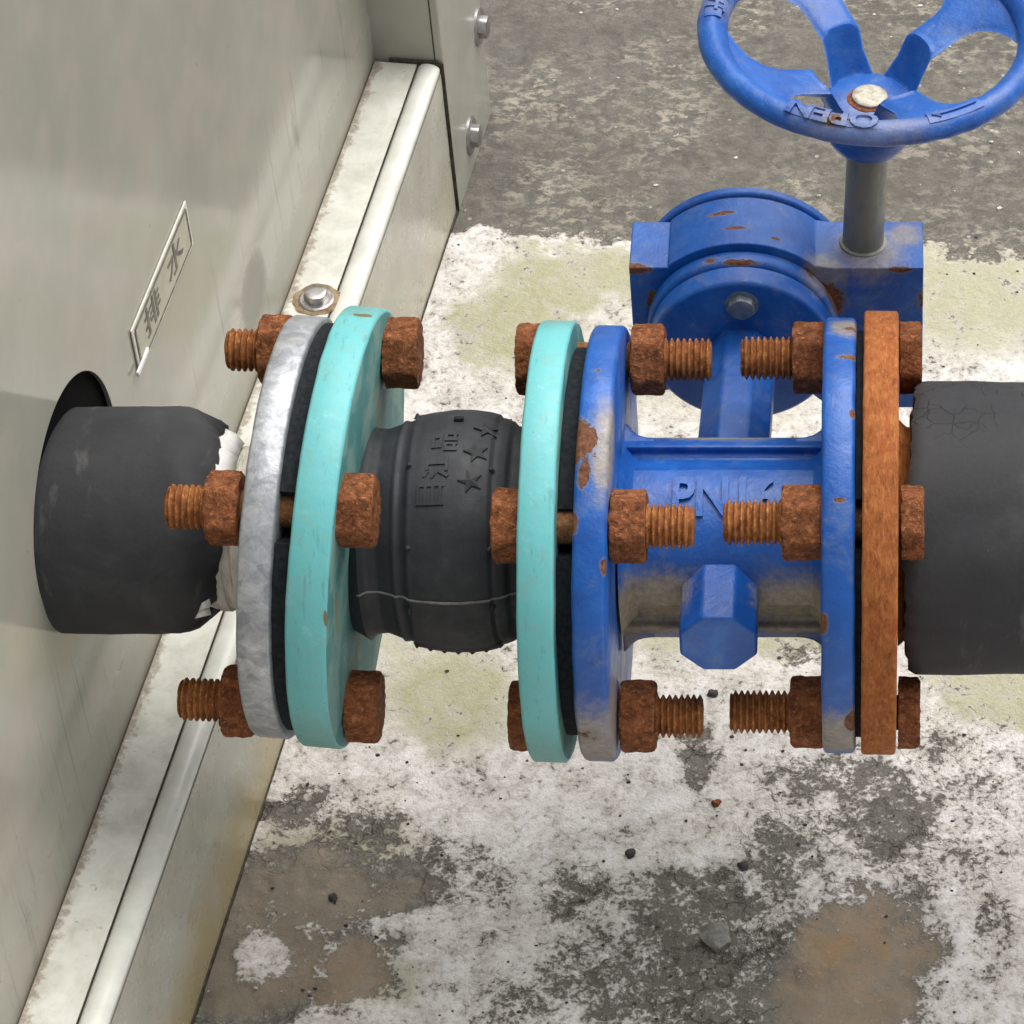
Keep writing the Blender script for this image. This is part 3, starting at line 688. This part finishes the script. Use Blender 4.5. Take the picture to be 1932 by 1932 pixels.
# left pipe: foam sleeve, cream neck, galvanised flange
lp = thing('insulated_pipe', 'black foam-covered pipe leaving the cabinet hole, ending in a galvanised grey flange', 'pipe', (0, 0, 0))
def foam(name, mat, parent, x0, x1, R, thick, ucen, end_fn, roll=0.0, nx=44, n=180, wob=4):
    rings = []
    xs = np.linspace(0, 1, nx)
    for t in xs:
        ring = []
        for i in range(n):
            th = 2*PI*i/n; x, r = end_fn(t, th, x0, x1, R)
            q = Vector((x*.006, math.cos(th)*1.5, math.sin(th)*1.5)); r += wob*noise.noise(q)+.35*wob*noise.noise(q*4)
            ring.append((x, r*math.sin(th), r*math.cos(th)))     # th=0 faces the camera side (w), th=90 up
        rings.append(ring)
    for t in xs[::-1][:14]:
        ring = []
        for i in range(n):
            th = 2*PI*i/n; x, r = end_fn(t, th, x0, x1, R)
            ring.append((x, (r-thick)*math.sin(th), (r-thick)*math.cos(th)))
        rings.append(ring)
    b = MB(); b.rings([[V3(x, u, w_) for x, u, w_ in r] for r in rings], False, False)
    o = MB(); o.add(b.v, b.f, Matrix.Translation(V3(0, ucen, 0)) @ ROLL(roll))
    return o.build(name, mat, parent, sharp=50)
def left_end(t, th, x0, x1, R):
    # th: 0 towards camera, 90 image-up, 270 image-down
    up = math.sin(th)
    end = x1+4-10*max(0, up)+14*math.cos(th)-20*max(0, -up)**2+6*noise.noise(Vector((math.cos(th)*2.5, up*2.5, 1)))+5*noise.noise(Vector((math.cos(th)*9, up*9, 1)))
    tt = t**.72; x = x0+(end-x0)*tt
    s_ = max(0, (x-(end-75))/75)
    r = R-34*s_**2.2-(16*max(0, -up)*s_)
    fold = max(0, (x-(end-120))/120)
    r += fold*7*math.sin(th*7+x*.05)+fold*5*noise.noise(Vector((th*3, x*.02, 5)))
    return x, r
foam('foam_sleeve', M['foam'], lp, -2200, -1222, 215, 30, 3, left_end, .8)
b = MB(); b.lathe([(-1700, 150), (-1232, 150), (-1228, 154), (-1210, 155), (-1206, 150), (-1194, 150), (-1188, 157), (-1168, 158), (-1162, 152), (-1120, 154)], 120, rf=lambda x, r, th: r+1.2*noise.noise(Vector((x*.02, math.cos(th)*2, math.sin(th)*2))))
o = MB().add(b.v, b.f, Matrix.Translation(V3(0, 6, 0))); o.build('pipe_neck', M['pipe'], lp)
# torn white wrap around the sleeve's end
b = MB(); A = []; B_ = []; n = 46
for i in range(n+1):
    a = rad(2+80*i/n); jag = (18*abs(noise.noise(Vector((i*.9, 2, 0))))+34*(i in (17, 31))+16*(i in (16, 18, 30, 32)))
    for lst, x, r in ((A, -1214-jag*.8-10*max(0, 1-i/10), 194), (B_, -1186, 166)):
        lst.append((x, r*math.sin(a), r*math.cos(a)))
mid_ = [((p[0]*.45+q[0]*.55), (p[1]*.5+q[1]*.5)*1.03, (p[2]*.5+q[2]*.5)*1.03) for p, q in zip(A, B_)]
vv = [V3(x, u+1, w_) for x, u, w_ in A+mid_+B_]; ff = []
for r_ in range(2):
    for i in range(n): o_ = r_*(n+1); ff.append((o_+i, o_+i+1, o_+n+2+i, o_+n+1+i))
b.add(vv, ff); o = b.build('torn_wrap', M['wrap'], lp, fix=False)
sm = o.modifiers.new('thickness', 'SOLIDIFY'); sm.thickness = 3*S
for nm_, ang, xx, ln in (('wrap_scrap', -58, -1262, 30), ('wrap_scrap', -50, -1250, 22)):
    b = MB(); a = rad(ang); c0 = V3(xx, 190*math.sin(a)+2, 190*math.cos(a)); b.add([c0, c0+Vector((ln, 6, 4)), c0+Vector((ln*.3, 3, 16)), c0+Vector((ln*.9, 12, 18))], [(0, 1, 3, 2)]); o = b.build(nm_, M['wrap'], lp, fix=False); sm = o.modifiers.new('thickness', 'SOLIDIFY'); sm.thickness = 3*S
flange('galvanised_flange', M['galv'], lp, -1094, 399, 62, 11, 5.0, 140, 6)

# ------------------------------------------------------------------ rubber expansion joint
ej = thing('rubber_expansion_joint', 'black ribbed rubber bellows joint between two turquoise flanges', 'rubber joint')
flange('flange', M['teal'], ej, -994, 417, 74, 10, 5.8, 180, 6, facemat=M['teal_face_shaded'])
flange('flange', M['teal'], ej, -600, 416, 66, -16, 1.1, 180, 6, facemat=M['teal_face_shaded'])
def notched(name, X, R, th, ucen, roll, nr, mat, par=None):
    pts = []; N = 260
    for i in range(N):
        a = 2*PI*i/N; r = R
        for bo in range(4):
            ba = rad(90*bo+3); dx = 330; c = (dx*math.cos(ba), dx*math.sin(ba))
            # cut a notch: walk inwards along the ray until outside the hole
            dd_ = abs(math.atan2(math.sin(a-ba), math.cos(a-ba)))
            if dd_*330 < nr:
                r = min(r, 330-math.sqrt(max(0, nr*nr-(dd_*330)**2)))
        pts.append((r*math.sin(a), r*math.cos(a)))
    b = MB(); b.prism(pts, -th/2, th/2, lambda t, p, q: V3(t, p, q))
    o = MB().add(b.v, b.f, Matrix.Translation(V3(X, ucen, 0)) @ ROLL(roll))
    return o.build(name, mat, par or ej, sharp=30)
notched('rubber_collar_and_face_shade', -1048, 386, 30, 10, 5.3, 36, M['rubber_disc_shaded'])  # both collars reach past the rubber, standing in for the shaded flange face
notched('rubber_collar_and_face_shade', -552.5, 366, 27, -17, 1.2, 36, M['rubber_disc_shaded'])
def rprof(x):
    P = [(-1040, 150), (-957, 200), (-948, 206), (-936, 194), (-915, 192), (-886, 203), (-882, 208), (-876, 208), (-872, 206), (-860, 212), (-856, 219), (-848, 220), (-830, 224), (-790, 229), (-755, 229), (-722, 224), (-706, 220), (-702, 214), (-694, 213), (-688, 211), (-678, 207), (-672, 199), (-650, 195), (-634, 196), (-560, 150)]
    for (a, ra), (b_, rb) in zip(P, P[1:]):
        if a <= x <= b_: return ra+(rb-ra)*(x-a)/(b_-a)
    return 150
xs = sorted(set([-1040, -957, -952, -948, -942, -936]+list(np.arange(-930, -634, 4.0))+[-634, -560]))
UJ = 3
b = MB(); rr_ = []
for x in xs:
    ring = []
    for i in range(200):
        th = 2*PI*i/200; r = rprof(x)+1.0*noise.noise(Vector((x*.02, math.cos(th)*4, math.sin(th)*4)))
        sn = math.sin(th)
        r += 3*max(0, math.cos(th*14))**6*(1 if (-860 < x < -700 and sn < -.85) else 0)
        ring.append(V3(x, r*sn+UJ, r*math.cos(th)))
    rr_.append(ring)
b.rings(rr_, True, True); bel = b.build('rubber_bellows', M['rubber'], ej, sharp=60)
# mould line
b = MB(); rows = []
for x in np.arange(-952, -636, 5.0):
    a = rad(-35); r = rprof(x); row = []
    for da, dr in ((-.012, -1), (-.006, 3.4), (.006, 3.4), (.012, -1)):
        row.append(V3(x, (r+dr)*math.sin(a+da)+UJ, (r+dr)*math.cos(a+da)))
    rows.append(row)
b.add([p for r in rows for p in r], [(i*4+j, i*4+j+1, i*4+5+j, i*4+4+j) for i in range(len(rows)-1) for j in range(3)]); b.build('mould_line', M['rubber_line'], bel, fix=False)
def on_bel(x, a, h): r = rprof(x)+h; return V3(x, r*math.sin(a)+UJ, r*math.cos(a))
def nub(x, deg, r=5, h=10):
    b = MB(); a = rad(deg); base = on_bel(x, a, -2); nrm = V3(0, math.sin(a), math.cos(a)); q = nrm.to_track_quat('X', 'Z').to_matrix().to_4x4()
    b.lathe([(0, r*1.5), (3, r), (h*.6, r*.8), (h, r*.35)], 16, mat=Matrix.Translation(base) @ q); b.build('vent_nub', M['rubber'], bel)
for x, dg_ in ((-855, 76), (-702, 80), (-853, 33), (-703, 31), (-851, -8), (-704, -9), (-855, -42), (-703, -40), (-855, -74), (-703, -74)): nub(x, dg_)
for x in np.arange(-860, -690, 26): nub(x, -84, 5, 6)
b = MB(); a = rad(64); c0 = on_bel(-772, a, 1.0); nrm = V3(0, math.sin(a), math.cos(a)); q = nrm.to_track_quat('X', 'Z').to_matrix().to_4x4(); b.box(-2, 6, -9, 9, -6, 6, Matrix.Translation(c0) @ q); b.build('notch_block', M['rubber_disc_shaded'], bel, bevel=2)  # raised dark block in place of a recessed notch, its shade in the colour
def bel_text(t, xc, deg, size, rot=0.0, ext=3.0):
    cr, sr = math.cos(rad(rot)), math.sin(rad(rot))
    def fn(x, y, h):
        x2, y2 = x*cr-y*sr, x*sr+y*cr; xx = xc+x2; return on_bel(xx, rad(deg)+y2/225, h+1.2)
    return text_mesh(t, size, fn, 'moulded_lettering', M['rubber'], bel, ext*.6, .8)
bel_text('目', -808, 17.5, 58, 90); bel_text('江', -798, 31.5, 52, 90); bel_text('品', -788, 46, 52, 90)
def star(xc, deg, R):
    b = MB(); pts = []
    for i in range(10):
        a = PI/2+PI*i/5+.3; r = R if i % 2 == 0 else R*.42
        pts.append((r*math.cos(a), r*math.sin(a)))
    v = [on_bel(xc+p, rad(deg)+q/225, 3.5) for p, q in pts]+[on_bel(xc+p, rad(deg)+q/225, -1) for p, q in pts]+[on_bel(xc, rad(deg), 7)]
    f = [(20, i, (i+1) % 10) for i in range(10)]+[(i, 10+i, 10+(i+1) % 10, (i+1) % 10) for i in range(10)]
    b.add(v, f); b.build('moulded_star', M['rubber'], bel, smooth=False)
star(-738, 24, 24); star(-731, 40, 24); star(-718, 57, 24)

# ------------------------------------------------------------------ gear-operated valve
va = thing('gear_operated_valve', 'blue cast iron butterfly valve with gearbox and hand wheel, marked PN16', 'valve')
flange('flange', M['blue_flange'], va, -505, 411, 61, -20, 1.3, 120, 9)
flange('flange', M['blue_flange'], va, -65, 410, 60, -5, .2, 120, 8)
UB = -9
# barrel with two longitudinal ribs; section drawn in (up, towards camera)
sec = []
for i in range(33):
    a = rad(-50+100*i/32); sec.append((160*math.sin(a), 160*math.cos(a)))
# sec runs from bottom to top on the camera side
top = [(127, 98), (133, 74), (146, 54), (158, 52), (165, 62), (171, 64), (177, 52), (188, 14), (188, -30), (176, -60)]
bot = [(-u, w_) for u, w_ in top][::-1]
back = []
for i in range(9):
    a = rad(120+120*i/8); back.append((150*math.sin(a), 150*math.cos(a)))
body = bot+sec+top+back
b = MB(); b.prism(body, -472, -88, lambda t, p, q: V3(t, p+UB, q)); b.build('body', M['blue_body'], va, bevel=3, seg=2, sharp=28)
# gussets flaring the ribs into the flanges
for sg in (1, -1):
    for xf, dr in ((-472, 1), (-88, -1)):
        p = [(xf, 150*sg), (xf, 216*sg), (xf+dr*5, 212*sg), (xf+dr*14, 201*sg), (xf+dr*26, 193*sg), (xf+dr*42, 188.5*sg), (xf+dr*60, 187*sg), (xf+dr*60, 150*sg)]
        v = [V3(x, u+UB, w_-(abs(u)-150)*.5) for w_ in (52, -30) for x, u in p]; n = 8
        MB().add(v, [tuple(range(n)), tuple(range(2*n-1, n-1, -1))]+[(i, (i+1) % n, n+(i+1) % n, n+i) for i in range(n)]).build('rib_gusset', M['blue_body'], va, bevel=3, seg=2)
for xf, dr in ((-471.5, 1), (-89.5, -1)):
    b = MB(); b.lathe([(xf, 150), (xf, 190), (xf+dr*7, 180), (xf+dr*18, 165), (xf+dr*30, 156)], 96, closed=False, cap0=False, cap1=False)
    MB().add(b.v, b.f, Matrix.Translation(V3(0, UB, 0))).build('flange_fillet', M['blue_body'], va)
def on_barrel(x, y, h, xc, a0): a = a0+y/160; r = 159.5+h; return V3(xc+x*.80, r*math.sin(a)+UB, r*math.cos(a))
text_mesh('PN16', 108, lambda x, y, h: on_barrel(x, y, h, -278, rad(26.5)), 'cast_lettering', M['blue_body'], va, 9, 2.5)
# octagonal trunnion at the front, octagonal neck at the back (axis along Y, across flats 2a)
def octo(X, Z, a, y0, y1, taper=1.0, Xb=None):
    b = MB(); R = a/math.cos(PI/8); R_ = []
    for t, yy in ((0, y0), (1, y1)):
        s_ = 1+(taper-1)*t; xc = X+((Xb if Xb is not None else X)-X)*t
        R_.append([(xc+R*s_*math.cos(PI/8+i*PI/4), yy, Z+R*s_*math.sin(PI/8+i*PI/4)) for i in range(8)])
    return b.rings(R_)
octo(-286, -4, 71, -284, -20).build('trunnion', M['blue_body'], va, bevel=6, seg=3)
octo(-277, -6, 70, 60, 508, .97, -264).build('neck', M['blue_body'], va, bevel=6, seg=3)
# gearbox
gb = []
gx0 = -263; R0 = 209
a0 = math.acos(145/R0)
pts = [(-486, -190), (-486, 145), (-408, 145)]
for i in range(25):
    a = PI-a0+(2*a0-PI)*i/24*1.0; pts.append((gx0+R0*math.cos(a), R0*math.sin(a)))
pts += [(-100, 147), (-88, 145), (97, 145), (97, -235), (-90, -235), (-150, -175), (-380, -175), (-440, -190)]
b = MB(); b.prism(pts, 593, 735); gbx = b.build('gearbox', M['blue_gear'], va, bevel=7, seg=3, sharp=28)
def ycyl(R, y0, y1, X=gx0, Z=0, n=120, ch=6, r1=None):
    b = MB(); r1 = r1 or R
    pr = [(y0, R-ch), (y0+ch*.35, R-ch*.3), (y0+ch, R), (y1-ch, r1), (y1, r1-ch)]
    return b.lathe(pr, n, mat=Matrix.Translation((X, 0, Z)) @ Matrix.Rotation(rad(90), 4, 'Z'))
ycyl(184, 503, 560, ch=9).build('cover_disc', M['blue_gear'], gbx, sharp=40)
ycyl(192, 556, 598, ch=10).build('cover_ring', M['blue_gear'], gbx, sharp=40)
ycyl(206, 600, 738, ch=4).build('drum', M['blue_gear'], gbx, sharp=40)
ycyl(211, 744, 770, ch=7).build('back_plate', M['blue_gear'], gbx, sharp=40)
ycyl(202, 732, 748, ch=1).build('joint_line', M['grime'], gbx, sharp=40)
def head_y(X, Y, Z, r, mat, parent, name='screw'):
    b = MB(); hexr = lambda x, rr, th: min(rr, r*.88/math.cos(((th+.35) % (PI/3))-PI/6))
    b.lathe([(0, r*1.25), (2, r*1.25), (2.5, r), (r*.55, r), (r*.66, r*.9), (r*.7, r*.8), (r*.72, 1)], 48, rf=lambda x, rr, th: rr if x < 2.2 else hexr(x, rr, th), mat=Matrix.Translation((X, Y, Z)) @ Matrix.Rotation(rad(-90), 4, 'Z'))
    return b.build(name, M[mat], parent, sharp=30)
head_y(-261, 503.5, 128, 27, 'dull_steel', gbx)
# stem, hand wheel: leaning slightly to the right
HO = Vector((-23, 672, 145)); HM = Matrix.Translation(HO) @ Matrix.Rotation(rad(2.2), 4, 'Y')
ZX = Matrix.Rotation(rad(-90), 4, 'Y')          # lathe axis X -> Z
b = MB(); b.lathe([(-6, 48), (3, 47), (5, 41), (300, 39.5)], 64, mat=HM @ ZX); b.build('stem', M['stem'], va)
hw = bpy.data.objects.new('handwheel', None); col.objects.link(hw); hw.parent = va; hw.empty_display_size = .02
hw.matrix_local = Matrix.LocRotScale((HM @ Vector((0, 0, 350)))*S, HM.to_quaternion(), None)
# local frame from here: z = 0 at hub face
ZR = 172.0; RR = 303.0; TR = 27.0
b = MB(); R_ = []
for i in range(180):
    a = 2*PI*i/180; ring = []
    for j in range(28):
        t = 2*PI*j/28; rr = TR*(1+.05*math.cos(2*t)); 
        x = RR+rr*math.cos(t)*1.02; z = ZR+rr*math.sin(t)*.96-(8 if math.cos(t) < 0 else 0)*(-math.cos(t))
        ring.append((x*math.cos(a), x*math.sin(a), z))
    R_.append(ring)
b.rings(R_, closed=True); rim = b.build('rim', M['blue_wheel'], hw, sharp=60); jitter(rim, 1.3, 26, 3)
b = MB(); b.lathe([(-106, 44), (-103, 54), (-90, 72), (-68, 84), (-44, 88), (0, 88), (8, 84), (11.5, 77), (11.5, 5)], 72, mat=ZX); b.build('hub', M['blue_wheel'], hw, sharp=50)
def spoke(phi):
    rs = [58, 72, 76, 80, 90, 100, 110, 116, 119, 124, 132, 142, 160, 180, 200, 218, 234, 248, 260, 270, 279, 287, 296]
    def hw_(r):
        q = max(0, (r-165)/131); base = 43+max(0, (100-r))*.45
        return base+ (RR*.74-36)*(q**2.6)
    def zc(r):
        if r < 76: return 0
        if r < 118: return 92*((r-76)/42)
        return 92+(ZR-12-92)*((r-118)/(296-118))**1.05
    nv = 14; top_, bot_ = [], []
    for r in rs:
        th_ = 20 if r < 150 else 15
        for jj in range(nv+1):
            v = -1+2*jj/nv; w_ = hw_(r); a = phi+v*w_/r; crown = (1-abs(v)**4)
            z = zc(r)
            top_.append((r*math.cos(a), r*math.sin(a), z+th_*.5*crown+(4*crown if 112 < r < 124 else 0)))
            bot_.append((r*math.cos(a), r*math.sin(a), z-th_*crown))
    n = nv+1; m = len(rs); N = n*m; f = []
    for i in range(m-1):
        for j in range(nv):
            q = i*n+j; f.append((q, q+1, q+n+1, q+n)); f.append((N+q, N+q+n, N+q+n+1, N+q+1))
        for j in (0, nv):
            q = i*n+j; f.append((q, q+n, N+q+n, N+q))
    b = MB().add(top_+bot_, f); o = b.build('spoke', M['blue_wheel'], hw, sharp=70)
    return o
for ph in (34, 122, 210, 298): spoke(rad(ph))
# hub nut and its rusty seat
b = MB(); b.lathe([(0, 5), (.6, 41), (2, 40), (3, 36)], 48, mat=Matrix.Translation((-3, -2, 11)) @ ZX, rf=lambda x, r, th: r*(1+.10*noise.noise(Vector((math.cos(th)*2, math.sin(th)*2, 0))))); b.build('hub_washer', M['rust_nut'], hw)
b = MB(); b.lathe([(1, 33), (4, 34.5), (8, 34), (11, 30), (12, 22), (11.2, 14), (11.5, .5)], 48, mat=Matrix.Translation((0, 0, 11)) @ ZX); b.build('hub_nut', M['cream_nut'], hw)
# flat pads with raised lettering on the rim: OPEN, read from the far side
def rim_pt(ang, v, h):
    """ang radians around the wheel, v outwards from tube crown, h above"""
    t = PI/2-v/TR; rr = TR+h; x = RR+rr*math.cos(t); return (x*math.cos(ang), x*math.sin(ang), ZR+rr*.96*math.sin(t))
def rim_text(t, deg, size, ext=4.5, flip=True, sx=1.0):
    a0 = rad(deg)
    def fn(x, y, h):
        x, y = (-x*sx, -y) if flip else (x*sx, y)
        return rim_pt(a0+x/RR, -y-1, h) 
    return text_mesh(t, size, fn, 'cast_lettering', M['blue_wheel'], rim, ext, 1.3)
def rim_pad(d0, d1, v0=-17, v1=15, h=1.6):
    b = MB(); nn = 24; rows = []
    for i in range(nn+1):
        a = rad(d0+(d1-d0)*i/nn)
        rows.append([rim_pt(a, v0, -2), rim_pt(a, v0, h), rim_pt(a, v0*.4, h), rim_pt(a, v1*.4, h), rim_pt(a, v1, h), rim_pt(a, v1, -2)])
    b.add([p for r in rows for p in r], [(i*6+j, i*6+j+1, i*6+7+j, i*6+6+j) for i in range(nn) for j in range(5)]+[tuple(range(6)), tuple(nn*6+j for j in range(5, -1, -1))])
    b.build('cast_pad', M['blue_wheel'], rim, sharp=25)
rim_pad(239, 271, -19, 17); rim_text('OPEN', 255.5, 44, 6.5, sx=1.5)
rim_pad(289, 310)
b = MB()
for (d0, d1, v0, v1) in ((292, 308, -3, 2),):
    nn = 10; rows = [[rim_pt(rad(d0+(d1-d0)*i/nn), v, hh_) for v, hh_ in ((v0, 1), (v0, 5), (v1, 5), (v1, 1))] for i in range(nn+1)]
    b.add([p for r in rows for p in r], [(i*4+j, i*4+j+1, i*4+5+j, i*4+4+j) for i in range(nn) for j in range(3)]+[(0, 1, 2, 3), (nn*4+3, nn*4+2, nn*4+1, nn*4)])
b.add([rim_pt(rad(290.5), -1, 5), rim_pt(rad(293.5), -9, 5), rim_pt(rad(293.5), 8, 5), rim_pt(rad(290.5), -1, 1), rim_pt(rad(293.5), -9, 1), rim_pt(rad(293.5), 8, 1)], [(0, 1, 2), (0, 3, 4, 1), (1, 4, 5, 2), (2, 5, 3, 0)])
b.build('cast_arrow', M['blue_wheel'], rim, sharp=25)
rim_pad(160, 180); rim_text('开', 173, 42, flip=False); rim_text('关', 164, 42, flip=False)

# ------------------------------------------------------------------ right pipe: rusty flange and cracked foam
rp = thing('insulated_pipe', 'cracked black foam-covered pipe at the right edge with a rust-brown steel flange', 'pipe')
flange('rusty_flange', M['rust_plate'], rp, 10, 418, 64, 0, .4, 140, 5)
notched('gasket_and_gap_shade', -28.5, 384, 11, -3, .3, 35, M['rubber_disc_shaded'], rp)  # gasket widened beyond its seat so the flange gap stays dark
b = MB(); b.lathe([(44, 215), (60, 200), (90, 195), (1200, 195)], 72); o = b.build('pipe_neck', M['rust_plate'], rp, sharp=40)
def right_end(t, th, x0, x1, R):
    up = math.sin(th); st_ = x0+26*max(0, up)**1.4+7*noise.noise(Vector((math.cos(th)*3, up*3, 8)))+6*noise.noise(Vector((math.cos(th)*12, up*12, 8)))+16*max(0, -up)**5
    tt = (1-t)**1.3; x = st_+(x1-st_)*tt
    return x, R-7*max(0, 1-(x-st_)/14)**2
foam('foam_sleeve', M['foam_cracked'], rp, 52, 1500, 276, 44, 8, right_end, 0, wob=3.5)

# ------------------------------------------------------------------ bolts
_cache = {}
def hexpiece(L, chl, chr_, rc=70, key=None):
    kk = ('hex', L, chl, chr_)
    b = MB(); af = rc*math.cos(PI/6)
    def rf(x, r, th):
        h = af/math.cos((th % (PI/3))-PI/6); h = min(h, rc*.975)
        return min(h, r)
    c = 8; pr = [(0, 30), (0, (rc-9) if chl else rc)]
    if chl: pr += [(c*.4, rc-3.5), (c, rc)]
    pr += [(L*f_, rc) for f_ in (.3, .42, .55, .68)]
    if chr_: pr += [(L-c, rc), (L-c*.4, rc-3.5), (L, rc-9)]
    else: pr += [(L, rc)]
    pr += [(L, 30)]
    b.lathe(pr, 72, rf=rf); return b
def pin(name, b, mat, parent, seed):
    o = b.build(name, mat, parent, sharp=38); jitter(o, 2.2, 13, seed); return o
def thread_b(x0, x1, r=39.5, pitch=11.5):
    b = MB(); pr = [(x0, 3), (x0, r-7), (x0+3, r-3)]; x = x0+5
    while x < x1-8:
        pr += [(x, r-7), (x+pitch*.36, r+1.2), (x+pitch*.56, r+1.2), (x+pitch*.92, r-7)]; x += pitch
    pr += [(x1-3, r-3), (x1, r-7), (x1, 3)]
    return b.lathe(pr, 44)
def bolt(label, grp, u, wv, X, roll, head, nut, tip, flipdir, hexrot, seed, group):
    """head=(x0,x1), nut=(x0,x1), tip = thread end; all X relative to X; flipdir -1: tip on the left"""
    t = thing('hex_bolt', label, 'bolt', V3(X, u, wv), ROLL(roll), group)
    R1 = Matrix.Rotation(rad(45+((hexrot[0]*7) % 25)-12), 4, 'X'); R2 = Matrix.Rotation(rad(45+((hexrot[1]*11) % 25)-12), 4, 'X')
    hb = hexpiece(head[1]-head[0], flipdir > 0, flipdir < 0)
    pin('bolt_head', MB().add(hb.v, hb.f, Matrix.Translation((head[0], 0, 0)) @ R1), M['rust_nut'], t, seed)
    nb = hexpiece(nut[1]-nut[0], True, True)
    pin('nut', MB().add(nb.v, nb.f, Matrix.Translation((nut[0], 0, 0)) @ R2), M['rust_nut'], t, seed+5)
    if flipdir < 0: tb = thread_b(tip, nut[0]+20); s0, s1 = nut[0]+21, head[0]+4
    else: tb = thread_b(nut[1]-20, tip); s0, s1 = head[1]-4, nut[1]-21
    o = tb.build('thread', M['rust_thread'], t, sharp=60); jitter(o, .9, 12, seed+9)
    MB().lathe([(s0, 33), (s1, 33)], 32).build('shank', M['rust_shank'], t)
    return t
RB = 330
g1, g2, g3 = 'bolts through the grey and first turquoise flange', 'bolts through the second turquoise and blue flange', 'bolts through the blue and rusty flange'
# joint A (tips to the left)
bolt('topmost rusty bolt joining the grey flange to the first turquoise flange', g1, 342, -8, -1047+34, 1.0, (-957+1047+1, -893+1047), (-1192+1047, -1131+1047-1), -1266+1047+10, -1, (3, 22), 1.1, g1)
bolt('front middle rusty bolt joining the grey flange to the first turquoise flange', g1, 44, RB, -1047, 1.2, (91, 154), (-145, -85), -219, -1, (14, 40), 2.2, g1)
bolt('lowest rusty bolt joining the grey flange to the first turquoise flange', g1, -322, 15, -1047-34, 2.4, (91, 152), (-143, -85), -226, -1, (8, 30), 3.3, g1)
# joint B (tips to the right)
bolt('topmost rusty bolt joining the second turquoise flange to the blue valve', g2, 327, -8, -552+6, .2, (-128, -82), (82+6, 150), 238, 1, (20, 2), 4.4, g2)
bolt('front middle rusty bolt joining the second turquoise flange to the blue valve', g2, 14, RB, -552, .3, (-130, -82), (80, 144), 229, 1, (5, 0), 5.5, g2)
bolt('lowest rusty bolt joining the second turquoise flange to the blue valve', g2, -345, 14, -552-5, .1, (-128, -82), (80, 146), 234, 1, (32, 24), 6.6, g2)
# joint C (tips to the left)
bolt('topmost rusty bolt joining the blue valve to the rust-brown flange', g3, 330, -6, -30, -.2, (78, 119), (-124, -62), -222, -1, (2, 20), 7.7, g3)
bolt('front middle rusty bolt joining the blue valve to the rust-brown flange', g3, 20, RB, -30, 0, (78, 118), (-136, -62), -240, -1, (50, 4), 8.8, g3)
bolt('lowest rusty bolt joining the blue valve to the rust-brown flange', g3, -338, 14, -30, .2, (75, 115), (-128, -62), -242, -1, (12, 33), 9.9, g3)
